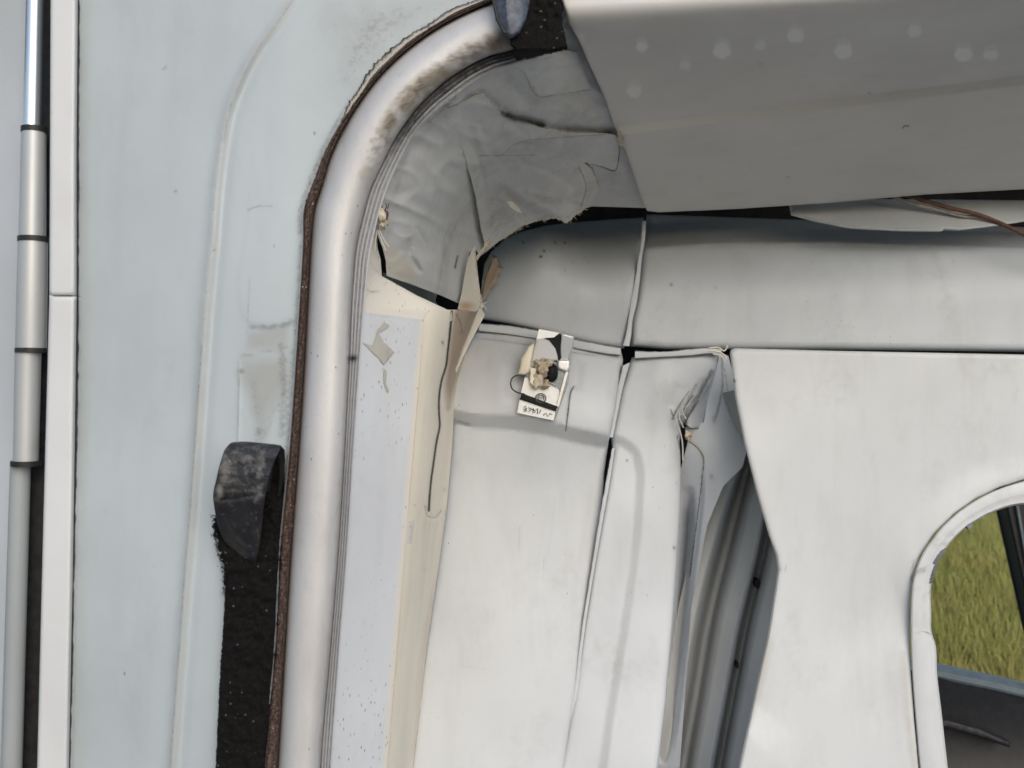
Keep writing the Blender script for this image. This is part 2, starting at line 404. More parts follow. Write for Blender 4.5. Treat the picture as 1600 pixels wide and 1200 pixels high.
def tube(name, pts, r, mat, parent=None, seg=20, dirt_shade=None, **kw):
    pts = np.asarray(pts, float); n = len(pts); r = np.broadcast_to(r, (n,)); V = []; Fc = []
    t = np.gradient(pts, axis=0); t /= np.linalg.norm(t, axis=1)[:, None]
    up = np.array([0, 1.0, 0]) if abs(t[0][1]) < .9 else np.array([1.0, 0, 0])
    for i in range(n):
        u = np.cross(t[i], up); u /= np.linalg.norm(u); v = np.cross(t[i], u)
        for k in range(seg): a = 2*math.pi*k/seg; V.append(pts[i]+r[i]*(math.cos(a)*u+math.sin(a)*v))
    for i in range(n-1):
        for k in range(seg): q = (k+1) % seg; Fc.append((i*seg+k, i*seg+q, (i+1)*seg+q, (i+1)*seg+k))
    Fc.append(tuple(range(seg))[::-1]); Fc.append(tuple((n-1)*seg+k for k in range(seg)))
    V = np.array(V); a, b, c = V[Fc[0][0]], V[Fc[0][1]], V[Fc[0][2]]
    if np.dot(np.cross(b-a, c-a), a-pts[0]) < 0: Fc = [f[::-1] for f in Fc]
    return mesh_obj(name, V, Fc, mat, parent, None, 50, **kw)

def box(name, lo, hi, mat, parent=None, **kw):
    (a, b, c), (d, e, f) = lo, hi
    V = [(a, b, c), (d, b, c), (d, e, c), (a, e, c), (a, b, f), (d, b, f), (d, e, f), (a, e, f)]
    Fc = [(0, 3, 2, 1), (4, 5, 6, 7), (0, 1, 5, 4), (1, 2, 6, 5), (2, 3, 7, 6), (3, 0, 4, 7)]
    return mesh_obj(name, V, Fc, mat, parent, None, 30, **kw)

# ================================================================== setting: meadow
mesh_obj('ground', [(-800, -800, 0), (800, -800, 0), (800, 800, 0), (-800, 800, 0)], [(0, 1, 2, 3)], M['soil'], kind='structure',
         label='olive meadow soil behind the vehicle')
mesh_obj('bounce_yard', [(-60, -90, .02), (60, -90, .02), (60, 3.4, .02), (-60, 3.4, .02), (-60, -90, -.1), (60, -90, -.1), (60, 3.4, -.1), (-60, 3.4, -.1)],
         [(0, 1, 2, 3), (4, 7, 6, 5), (0, 4, 5, 1), (1, 5, 6, 2), (2, 6, 7, 3), (3, 7, 4, 0)], M['concrete'], kind='structure', label='unseen pale concrete yard, added for neutral bounce light')  # out of view; added so neutral bounce lights the interior from below
N = 90000
gy = 4.2+13*rng.random(N)**1.3; gx = gy*(.30+.42*rng.random(N)); h = .05+.13*rng.random(N)**2
a = rng.random(N)*6.28; wd = .003+.004*rng.random(N); lx, ly = rng.normal(0, .05, N), rng.normal(0, .05, N)
b0 = np.stack([gx-wd*np.cos(a), gy-wd*np.sin(a), 0*gx-.005], 1); b1 = np.stack([gx+wd*np.cos(a), gy+wd*np.sin(a), 0*gx-.005], 1)
tp = np.stack([gx+lx, gy+ly, h], 1); Vg = np.stack([b0, b1, tp], 1).reshape(-1, 3)
mesh_obj('grass', Vg, np.arange(3*N).reshape(-1, 3), M['grass'], kind='stuff', label='olive and yellowing meadow grass seen through the window')

# ================================================================== added enclosure: unseen roof, black sheet for interior darkness
box('unseen_roof', (-1.3, .985, 2.12), (1.9, 3.0, 2.17), M['body'], label='unseen white vehicle roof above the door opening, added to block skylight', cat='roof panel')  # out of view; added to keep sky light out of the interior
sheet('shade_backing', [(560, -60), (1800, -60), (1800, 560), (1190, 560), (1260, 1600), (540, 1600)], flat(1.95), M['dark'], step=60, thick=.01,  # black sheet standing in for the darkness behind the trims
      label='black sheet for the darkness behind the moulded trims and under the roof lining', cat='shade backing')

# ================================================================== body side panel
seal_rows = [(400, 1400, 424, 1400), (405, 1300, 428, 1300), (412, 1200, 434, 1200), (430, 1000, 446, 1000), (437, 860, 455, 860), (452, 700, 467, 700), (462, 560, 476, 560),
             (469, 450, 482, 450), (473, 380, 486, 380), (475, 325, 492, 325), (489, 285, 503, 290), (505, 243, 516, 246), (533, 190, 542, 192),
             (560, 150, 567, 152), (596, 106, 602, 109), (645, 61, 651, 66), (696, 28, 702, 33), (750, 4, 765, 4), (830, -30, 836, -22),
             (900, -50, 903, -42), (1000, -64, 1001, -55), (1300, -80, 1300, -70), (1900, -98, 1900, -88)]
SA, SB = pair(seal_rows, 12)
ridge = [(468, -20), (432, 35), (402, 75), (377, 120), (357, 170), (347, 220), (337, 300), (331, 380), (323, 460), (317, 540), (310, 640),
         (303, 740), (297, 820), (290, 900), (283, 1000), (275, 1100), (268, 1200), (255, 1400)]
right = [(SA[i, 0]+4, SA[i, 1]+0) for i in range(0, len(SA), 3)]
outl = [(126, -450), (124, 0), (122, 300), (119, 600), (112, 900), (107, 1200), (103, 1400)]
body_out = outl+right+[(1900, -450)]
moss = [(560, 5), (740, -5), (700, 18), (640, 50), (590, 92), (560, 130), (535, 175), (520, 120), (530, 60)]
patch = [(388, 325), (470, 318), (466, 480), (455, 510), (392, 505)]
body_d = [('dirt_shade', 'line', [(SA[i, 0]-2, SA[i, 1]) for i in range(20, 100, 4)], 7, .50),
          ('dirt_shade', 'line', [(SA[i, 0]-4, SA[i, 1]) for i in range(100, 215, 4)], 7, .55),
          ('dirt_shade', 'area', moss, 30, .34), ('dirt_shade', 'area', [(430, -10), (760, -10), (640, 40), (560, 100), (480, 90)], 50, .25), ('tint', 'area', [(470, -20), (760, -20), (600, 110), (550, 170), (520, 100)], 70, .35),
          ('dirt_shade', 'line', [(440, 540), (443, 600), (440, 680)], 9, .45),
          ('dirt_shade', 'line', [(392, 510), (420, 512), (450, 505), (462, 500)], 8, .46), ('dirt_shade', 'line', [(378, 556), (410, 550), (455, 545)], 5, .36),
          ('tint', 'area', [(385, 520), (452, 505), (452, 548), (385, 548)], 8, .5), ('tint', 'area', [(378, 560), (450, 556), (452, 600), (425, 640), (408, 690), (392, 640), (372, 585)], 16, .6),
          ('tint', 'area', patch, 8, .12),
          ('dirt_shade', 'line', [(400, 690), (402, 670), (408, 680)], 8, .42), ('dirt_shade', 'line', [(396, 600), (402, 650), (410, 690)], 6, .33), ('dirt_shade', 'line', [(440, 610), (424, 650), (412, 690)], 6, .33), ('dirt_shade', 'spot', (412, 672), (12, 20), .34), ('dirt_shade', 'area', [(385, 505), (462, 500), (450, 560), (380, 560)], 20, .2),
          ('dirt_shade', 'spot', (377, 580), (7, 6), .6), ('dirt_shade', 'line', [(388, 328), (400, 323), (425, 322)], 2, .45), ('dirt_shade', 'line', [(390, 440), (388, 480), (386, 520)], 2, .35),
          ('dirt_shade', 'line', [(374, 585), (373, 640), (371, 700)], 1.5, .45),
          ('dirt_shade', 'line', [(x-2, y) for x, y in ridge[9:]], 2.2, .42), ('dirt_shade', 'line', [(x+2, y) for x, y in ridge[:6]], 2.2, .40),
          ('tint', 'line', ridge, 11, .38),
          ('dirt_shade', 'line', [(255, 108), (260, 103)], 1.5, .6), ('dirt_shade', 'spot', (296, 49), (2.2, 2.2), .9), ('dirt_shade', 'spot', (273, 299), (2, 2), .8), ('dirt_shade', 'spot', (335, 389), (2.5, 2.5), .9),
          ('dirt_shade', 'spot', (241, 886), (3, 2), .9), ('dirt_shade', 'spot', (165, 800), (3, 3), .5)]
body = sheet('body_side_panel', body_out, lambda p: 1.0+.03*np.clip(1-(p[:, 0]-120)/340, 0, 3)**1.6+.0008*np.clip((p[:, 0]-440)/60, 0, 1), M['body'], step=7, thick=.02, bump=.0014, bscale=230, dirt_shade=body_d,
             creases=[(ridge, 'groove', 9, -.0032), ([(x+13, y) for x, y in ridge], 'groove', 8, .002),
                      (patch[:1]+patch[4:]+patch[3:4], 'fullstep', 4, .0004, 40),
                      ([(374, 560), (373, 640), (371, 700)], 'groove', 2, -.0008)],
             label='pale blue-grey body panel with a curved ridge and green grime by the door seal', cat='body panel')
# chipped sealant bead along the top of the arch, and the black joint
A = crom([(534, 186), (546, 160), (560, 140), (575, 112), (600, 86), (640, 54), (672, 36), (700, 16), (740, 1), (790, -20)], n=14)
B = crom([(538, 190), (553, 165), (568, 145), (584, 122), (608, 98), (648, 62), (680, 42), (705, 26), (748, 6), (798, -14)], n=14)
A = A+rng.normal(0, .9, A.shape)
def df(T, D): D['dirt_shade'][:len(A)] = .95; D['dirt_shade'][len(A):2*len(A)] = .5+.35*vnoise(T[len(A):2*len(A)], 9)
strip('sealant_bead', A, B, [(0, .003), (.3, .006), (.7, .006), (1, .002)], flat(1.0), M['sealant'], dirtf=df,
      label='chipped cream sealant bead with black mould along the top of the door arch', cat='sealant')

# ================================================================== brown door seal
PR = [(0, .001), (.08, .008), (.3, .012), (.55, .010), (.75, .012), (.93, .007), (1, 0)]
SAj = SA+np.stack([rng.normal(0, .5, len(SA)), 0*SA[:, 0]], 1)
seal = strip('door_seal', SAj, SB, PR, flat(1.0), M['rust'], label='crumbling rusty brown rubber seal around the curved door opening', cat='seal')
lipA = SA-np.array([1.5, 0]); lipB = SA+np.array([1.2, 0]); k0, k1 = 30, 112
strip('seal_lip', lipA[k0:k1], lipB[k0:k1], [(0, .008), (.5, .0125), (1, .008)], flat(1.0), M['strip'], seal)

# ================================================================== door frame tube with ribs
fr_rows = [(424, 1400, 490, 1400), (428, 1300, 496, 1300), (434, 1200, 500, 1200), (446, 1000, 517, 1000), (455, 860, 528, 860), (467, 700, 538, 700), (476, 560, 545, 560),
           (482, 450, 550, 450), (486, 380, 556, 385), (492, 325, 566, 340), (503, 290, 577, 300), (516, 246, 596, 258), (542, 192, 620, 212),
           (567, 152, 650, 170), (602, 109, 687, 134), (651, 66, 727, 106), (702, 33, 763, 88), (765, 4, 798, 79), (836, -22, 845, 58),
           (903, -42, 872, 5), (1001, -55, 960, -36), (1300, -70, 1300, -35), (1900, -88, 1900, -45)]
FA, FB = pair(fr_rows, 12)
rb_rows = [(505, 1400), (512, 1300), (518, 1200), (532, 1000), (543, 860), (553, 700), (563, 560), (572, 450), (579, 390), (592, 335), (604, 296), (624, 250), (648, 208),
           (677, 176), (712, 148), (752, 120), (782, 107), (808, 98), (852, 74), (882, 14), (965, -30), (1300, -28), (1900, -38)]
rr = np.array([(fr_rows[i][2], fr_rows[i][3])+rb_rows[i] for i in range(len(fr_rows))], float)
RA, RB = pair(rr, 12)
frame = thing('door_surround', 'dirty silver rounded door frame tube curving round the opening corner', 'door frame', (500, 1200, 1.0))
prof = [(t, .024*max(0, 1-abs(2*t-1)**2.3)**.5) for t in (.5-.5*math.cos(math.pi*i/26) for i in range(27))]
def fd(T, D):
    nA = len(FA); t = np.repeat([p[0] for p in prof]+[1, 0], nA); i = np.tile(np.arange(nA), len(prof)+2)/12.0
    arch = np.clip((i-9)/3, 0, 1)
    D['tint'][:] = arch*np.clip((t-.42)*4, 0, 1)*np.clip(.50+.9*vnoise(T, 30, 3)+.7*vnoise(T, 7, 4), 0, .9)
    D['dirt_shade'][:] = arch*np.clip(.62-abs(t-.74)*1.5, 0, 1)*np.clip(.75+1.1*vnoise(T, 12, 5)+.8*vnoise(T, 4.5, 6), 0, 1.3)
    D['dirt_shade'] = np.maximum(D['dirt_shade'], .42*np.clip(1-t*14, 0, 1)); D['dirt_shade'] = np.maximum(D['dirt_shade'], .3*np.clip(1-(1-t)*12, 0, 1))
    D['dirt_shade'] = np.maximum(D['dirt_shade'], .9*np.exp(-(np.hypot(T[:, 0]-547, T[:, 1]-560)/6)**2))
    D['tint'] = np.maximum(D['tint'], (1-arch)*np.clip((t-.8)*2.2, 0, .35))  # straight length: right edge toned darker, painting in its shaded side
strip('frame_tube', FA, FB, prof, flat(1.005), M['frame'], frame, dirtf=fd)
def rprof(nr=3):
    pr = [(0, -.001)]
    for k in range(nr):
        a = .05+k*.26; pr += [(a, -.001), (a+.05, .0025), (a+.12, .0032), (a+.17, .0025), (a+.21, -.001)]
    return pr+[(.86, -.001), (.9, .002), (1, .001)]
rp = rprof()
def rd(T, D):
    nA = len(RA); d = np.repeat([p[1] for p in rp]+[-.01, -.01], nA); D['dirt_shade'][:] = np.where(d < -.0005, .42, .05)
    i = np.tile(np.arange(nA), len(rp)+2)/12.0; arch = np.clip((i-10)/2, 0, 1); tq = np.repeat([p[0] for p in rp]+[1, 0], nA); D['dirt_shade'] = np.maximum(D['dirt_shade'], arch*np.where(tq < .6, .72, .45))
    D['dirt_shade'] = np.maximum(D['dirt_shade'], .95*np.exp(-(np.hypot((T[:, 0]-551)/9, (T[:, 1]-560)/7))**2))
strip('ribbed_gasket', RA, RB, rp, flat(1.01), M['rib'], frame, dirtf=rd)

# ================================================================== left: open door edge, hinge, cover strip
sheet('van_door_edge', [(-500, -450), (58, -450), (50, 0), (30, 600), (12, 1400), (-500, 1400)], plane((50, 0, 1.045), (-500, 0, 1.30), (50, 1200, 1.045)), M['door'], step=40, thick=.02,
      bump=.004, bscale=300, label='plain grey edge of the open door left of the hinge', cat='door')
sheet('hinge_backing', [(52, -450), (84, -450), (82, 0), (62, 1200), (56, 1400), (5, 1400), (15, 1200), (42, 0)], flat(1.052), M['black'], step=30, thick=.004,
      label='black rubber strip showing in the gap behind the hinge', cat='rubber strip')
hg = thing('hinge_assembly', 'long silver barrel hinge with three knuckles and black washers', 'hinge', (35, 728, 1.03))
def hx(y): return 53-(y/1200)*35
def cyl(name, y0, x0a, x0b, y1, x1a, x1b, m, Y=1.03, k=8):
    t = np.linspace(0, 1, k); xa = x0a+(x1a-x0a)*t; xb = x0b+(x1b-x0b)*t; yy = y0+(y1-y0)*t
    return tube(name, P((xa+xb)/2, yy, Y), (xb-xa)/2/F*Y, m, hg, 28)
cyl('hinge_rod', -450, 52, 76, 199, 37, 63, M['alu_bright'])
cyl('hinge_knuckle', 207, 35, 71, 370, 31, 70, M['alu'])
cyl('hinge_knuckle', 378, 30, 73, 544, 26, 71, M['alu'])
cyl('hinge_knuckle', 551, 25, 63, 720, 22, 59, M['alu'])
cyl('washer', 199, 34, 73, 207, 34, 73, M['black'], k=2)
cyl('washer', 370, 29, 75, 378, 29, 75, M['black'], k=2)
cyl('washer', 544, 25, 73, 551, 25, 73, M['black'], k=2)
cyl('washer', 720, 18, 63, 728, 18, 63, M['black'], k=2)
cyl('hinge_rod', 728, 17, 47, 1400, -4, 28, M['hingegrey'], 1.036)
cs = thing('hinge_cover_strip', 'cream white cover strip in two lengths beside the hinge', 'trim strip', (90, 1200, 1.02))
sheet('cover_length', [(82, -450), (122, -450), (119, 0), (117, 230), (117, 461.5), (77, 461.5), (79, 0)], flat(1.012), M['strip'], cs, step=9, thick=.025, roll=(5, .004))
sheet('cover_length', [(77, 463), (117, 463), (114, 700), (111, 900), (105, 1200), (100, 1400), (53, 1400), (58, 1200), (68, 800)], flat(1.012), M['strip'], cs, step=9, thick=.025, roll=(5, .004))
A = crom([(117, -450), (117, 0), (116, 300), (115, 600), (109, 900), (103, 1200), (99, 1400)], n=60)
B = A+np.array([7.5, 0])+np.stack([1.6*vnoise(A, 14)+1.2*vnoise(A, 5, 2), 0*A[:, 0]], 1)
strip('panel_joint_sealant', A, B, [(0, .002), (.5, .004), (.8, .004), (1, 0)], flat(1.024), M['black'], label='thin ragged black sealant line between cover strip and body panel', cat='sealant')

# ================================================================== straps and foam
ft = [(333, 812), (345, 800), (400, 760), (420, 704), (442, 702), (444, 800), (441, 860), (436, 1000), (424, 1100), (414, 1200), (404, 1400), (325, 1400), (337, 1200), (343, 1060), (350, 960), (352, 900), (344, 870), (337, 845)]  # top tongue behind the strap stands in for black shade inside the loop
fo = resample(ft, 3, True); fm = (fo[:, 0] < 365) & (fo[:, 1] > 800) & (fo[:, 1] < 920)
fo[fm] += rng.normal(0, 2.0, (fm.sum(), 2)); fo[~fm] += rng.normal(0, .5, ((~fm).sum(), 2))
fb = thing('foam_strip', 'crumbling black foam strip running down behind the lower strap loop', 'foam', (380, 1200, 1.0))
sheet('foam_pad', fo, lambda p: .992+.005*(vnoise(p, 11, 4)+.8*vnoise(p, 4.5, 6))-.002, M['foam'], fb, step=3.2, thick=.012, roll=(6, .004), sharp=70)
def fibres(name, n, region, Y, m, parent, L=5):
    V = []; Fc = []
    for i in range(n):
        x, y = region(); a = random.random()*6.28; l = L*(.4+random.random()); w_ = .45
        dx, dy = math.cos(a)*l, math.sin(a)*l; z = Y-random.random()*.004
        q = [P(x-dy/l*w_, y+dx/l*w_, z), P(x+dy/l*w_, y-dx/l*w_, z), P(x+dx, y+dy, z-.001)]
        V += q; Fc.append((3*i, 3*i+1, 3*i+2))
    o = mesh_obj(name, np.array(V), Fc, m, parent); o['kind'] = 'stuff'; return o
def reg1():
    t = random.random()
    if t < .7: y = 805+random.random()*125; return np.interp(y, [800, 845, 870, 900, 960], [334, 337, 344, 352, 350])+random.gauss(0, 2), y
    return 350+random.random()*85, 830+random.random()*300
fibres('foam_crumbs', 520, reg1, .988, M['foam'], fb)
st = thing('strap_loop', 'grey folded webbing strap loop, frayed and scuffed, above the black foam strip', 'strap', (400, 876, .985))
sout = [(361, 692), (372, 690.5), (405, 692), (428, 695), (438, 697), (434, 708), (427, 722), (418, 755), (411, 790), (408, 825), (405, 850), (401, 872), (396, 884), (388, 880), (372, 866), (353, 848), (341, 822), (335, 794), (333, 772), (338, 748), (345, 720), (353, 700)]
def bulge(p):
    v = np.interp(p[:, 1], [688, 693, 700, 715, 740, 770, 800, 840, 880], [.975, .966, .960, .955, .953, .955, .962, .974, .986])
    lean = np.clip((p[:, 1]-775)/90, 0, 1)*(405-p[:, 0])/70*.014
    return v+lean+.0025*np.sin((p[:, 0]-340)/28)
sheet('strap_webbing', sout, bulge, M['web'], st, step=3.5, thick=.0028, smooth=True, roll=(2.2, .0012), bump=.0022, bscale=22,
      creases=[([(337, 782), (370, 778), (420, 768)], 'groove', 4, .0022), ([(344, 700), (340, 760), (342, 790), (362, 835), (396, 866)], 'groove', 2.5, -.0012), ([(436, 702), (428, 750), (414, 800), (403, 850)], 'groove', 2.5, -.0012), ([(347, 735), (385, 728), (430, 722)], 'groove', 5, .0012)],
      dirt_shade=[('tint', 'spot', (343, 768), (6, 11), .5), ('tint', 'spot', (352, 735), (9, 28), .30), ('tint', 'spot', (408, 722), (9, 30), .34), ('tint', 'spot', (383, 716), (14, 14), .28), ('tint', 'spot', (402, 770), (7, 14), .28), ('tint', 'line', [(352, 765), (380, 768), (410, 765)], 4, .22), ('tint', 'spot', (425, 745), (6, 24), .24),
            ('tint', 'spot', (380, 708), (30, 8), .18), ('tint', 'line', [(400, 800), (403, 840)], 2, .22), ('dirt_shade', 'spot', (380, 740), (20, 24), .3), ('dirt_shade', 'rim', None, 2, .4)])
sheet('strap_return', [(426, 694), (438, 696), (444, 703), (445, 722), (442, 748), (437, 775), (434, 775), (437, 745), (437, 720), (433, 706)], lambda p: .972+.00012*(p[:, 1]-695), M['tape'], st, step=3.5, thick=.002)
for i in range(15):                       # frayed cross stitching on the strap's right edge
    t = i/14; x, y = 427-t*9, 716+t*50
    tube('stitch', P([x-3, x+3], [y+1, y-1], [bulge(np.array([[x-3, y]]))[0]-.0012]*2), .0004, M['web'], st, 5)
tf = [(798, -60), (888, -60), (877, 0), (877, 20), (880, 40), (887, 74), (870, 78), (840, 85), (806, 92), (797, 62)]
tfo = resample(tf, 3, True)+rng.normal(0, .6, (len(resample(tf, 3, True)), 2))
fb2 = thing('foam_pad_block', 'square black foam block stuck on the frame at the top of the arch', 'foam', (845, 90, .97))
sheet('foam_pad', tfo, lambda p: .966+.035*np.clip((p[:, 1]-76)/14, 0, 1)+.003*(vnoise(p, 8, 9)+.8*vnoise(p, 4, 6))*np.clip((70-p[:, 1])/40, .12, 1), M['foam'], fb2, step=3.2, thick=.006, roll=(4, .002), sharp=70)
st2 = thing('strap_end', 'smooth slate blue strap end hanging over the frame at the top', 'strap', (800, 58, .955))
sheet('strap_webbing', [(766, -60), (833, -60), (829, 0), (822, 30), (812, 50), (800, 58), (788, 52), (776, 30), (770, 0)], lambda p: .955+.012*((p[:, 0]-800)/32)**2, M['slate'], st2, step=4, thick=.004,
      smooth=False, roll=(5, .003), creases=[([(792, -50), (792, 20), (797, 52)], 'groove', 4, -.002)])
tube('strap_edge', P(*np.array([(767, -60), (771, 0), (777, 30), (789, 52)]).T, .957), .0016, M['black'], st2, 8)

# ================================================================== jamb panel
def pdep(p):
    x, y = p[:, 0], p[:, 1]
    xl = np.interp(y, [340, 400, 460, 560, 700, 860, 1000, 1200, 1400], [588, 576, 568, 560, 550, 540, 529, 515, 500])
    xm = np.interp(y, [345, 430, 484, 500, 600, 700, 800, 900, 1000, 1200, 1400], [600, 625, 662, 663, 655, 647, 638, 630, 622, 606, 590])
    xr = np.interp(y, [345, 430, 485, 530, 600, 650, 700, 800, 900, 1000, 1200, 1400], [640, 690, 752, 735, 714, 709, 706, 697, 683, 668, 645, 625])
    t = np.clip((x-xl)/(xm-xl), 0, 1); q = np.clip((x-xm)/(xr-xm), 0, 1.1)
    return 1.01+.11*t+.11*q+.35*q**3
jdep = lambda p: pdep(p)+.0006
jo = [(500, 1400), (515, 1200), (529, 1000), (541, 860), (551, 700), (560, 560), (568, 460), (576, 400), (588, 350), (589, 372), (589, 386), (594, 405), (596, 431), (650, 461), (706, 487), (706, 500), (680, 520),
      (662, 620), (652, 760), (638, 900), (620, 1080), (612, 1200), (595, 1400)]
chips = [(567, 535), (582, 540), (590, 515), (600, 503), (608, 508), (603, 514), (592, 520), (600, 535), (616, 550), (600, 570), (590, 558), (575, 543)]
jd = [('tint', 'line', [(664, 500), (655, 600), (647, 700), (638, 800), (630, 900), (606, 1200), (592, 1400)], 9, .8), ('tint', 'area', [(560, 340), (620, 340), (720, 480), (700, 520), (664, 500), (566, 487)], 5, .9), ('dirt_shade', 'line', [(575, 400), (585, 420), (600, 430)], 3, .3),
      ('dirt_shade', 'line', [(573, 452), (580, 456), (592, 455)], 2.5, .42), ('dirt_shade', 'spot', (598, 340), (10, 16), .8), ('dirt_shade', 'rim', None, 3, .3)]
jamb = sheet('door_jamb_panel', jo, jdep, M['jamb'], step=5, thick=.004, bump=.001, bscale=60, dirt_shade=jd, creases=[([(567, 488), (620, 494), (664, 500)], 'groove', 2, -.0008)],
             label='bluish white inner jamb panel speckled with black grime, beside the ribbed frame', cat='jamb panel')
sheet('paint_flake', chips, lambda p: jdep(p)-.0018, M['vinylback'], jamb, step=3, thick=.0012, jag=.4)
sheet('paint_flake', [(601, 575), (604, 582), (603, 600), (608, 610), (605, 614), (600, 600), (599, 582)], lambda p: jdep(p)-.0014, M['vinylback'], jamb, step=3, thick=.001, jag=.4)

# ---- cream bulged corner post with its crack
cr_l = [(590, 1400), (606, 1200), (622, 1000), (630, 900), (638, 800), (647, 700), (655, 600), (663, 500), (672, 484)]
cr_r = [(625, 1400), (645, 1200), (668, 1000), (683, 900), (697, 800), (706, 700), (709, 650), (714, 600), (735, 530), (752, 485)]
cA, cB = crom(cr_l, n=14), crom([cr_r[i] for i in (0, 1, 2, 3, 4, 5, 7, 8, 9)], n=14)
crk = [(706, 486), (704, 510), (700, 545), (696, 575), (691, 590), (686, 620), (686, 650), (687, 662), (682, 690), (677, 725), (673, 755), (671, 780), (670, 798)]
co_ = cr_l+[(745, 484)]+cr_r[::-1][1:]
cdep = pdep
cream = sheet('corner_post', co_, cdep, M['cream'], step=4.5, thick=.004, bump=.0015, bscale=50,
      creases=[(crk, 'groove', 2.2, .016), (crk, 'step', 3, -.008, 18), ([(664, 790), (668, 806), (680, 809), (689, 798)], 'groove', 3.5, .006), ([(662, 798), (670, 815), (688, 812)], 'groove', 5, -.004),
               ([(707, 690), (703, 760), (696, 830), (688, 900)], 'groove', 2.5, -.004)],
      dirt_shade=[('dirt_shade', 'line', crk, 2.0, 1.2), ('tint', 'area', [(712, 480), (750, 480), (720, 570), (700, 640), (696, 600), (706, 520)], 8, .9), ('tint', 'line', [(700, 800), (690, 880), (672, 960), (650, 1180)], 9, .35),
            ('dirt_shade', 'spot', (692, 536), (2.5, 6), .8), ('dirt_shade', 'spot', (695, 766), (3, 4), .5), ('dirt_shade', 'spot', (664, 890), (4, 5), .35), ('dirt_shade', 'line', [(664, 790), (668, 806), (680, 809), (689, 798)], 1.6, .5),
            ('dirt_shade', 'spot', (648, 790), (2, 2), .5), ('dirt_shade', 'spot', (718, 520), (3, 3), .5), ('dirt_shade', 'line', [(712, 490), (718, 500), (722, 520)], 2, .5)],
      label='yellowed cream corner post split by a long dark crack', cat='corner post')

# ================================================================== torn corner lining
ldep = tps([(575, 400, 1.02), (590, 345, 1.02), (604, 296, 1.02), (648, 208, 1.02), (712, 148, 1.02), (782, 107, 1.02), (808, 98, 1.02), (850, 80, 1.02), (890, 10, 1.01), (600, 430, 1.08),
            (885, 40, 1.03), (930, 120, 1.15), (965, 200, 1.27), (1005, 318, 1.50), (925, 322, 1.50), (885, 345, 1.49), (830, 345, 1.48), (750, 395, 1.46), (735, 390, 1.42), (718, 475, 1.40),
            (680, 300, 1.14), (660, 420, 1.20), (745, 330, 1.36), (800, 200, 1.17), (860, 250, 1.30), (700, 220, 1.10)])
lo = [(578, 390), (588, 342), (601, 295), (622, 250), (646, 207), (675, 175), (710, 147), (750, 119), (780, 106), (808, 96), (848, 78), (885, 25), (900, -20), (925, -20), (905, 30), (945, 120), (985, 200),
      (1030, 318), (1030, 325), (925, 322), (905, 328), (897, 338), (885, 348), (882, 343), (870, 340), (858, 335), (835, 345), (815, 352), (800, 363), (775, 378), (760, 392), (750, 400), (741, 386), (733, 395), (727, 430), (722, 455), (719, 475), (690, 462), (650, 447), (604, 431),
      (603, 408), (598, 388), (590, 368), (588, 360)]
tear1 = [(700, 168), (722, 160), (745, 146), (756, 146), (765, 157), (785, 178), (800, 186), (820, 190), (850, 200), (890, 207), (952, 207)]
tear2 = [(785, 243), (800, 228), (820, 220), (850, 217), (900, 213), (945, 210)]
tear3 = [(795, 90), (818, 112), (840, 150), (880, 145), (925, 140)]
tear4 = [(912, 254), (935, 258), (962, 266), (966, 250), (968, 228)]
fold1 = [(730, 250), (742, 285), (752, 320), (752, 355), (758, 385)]
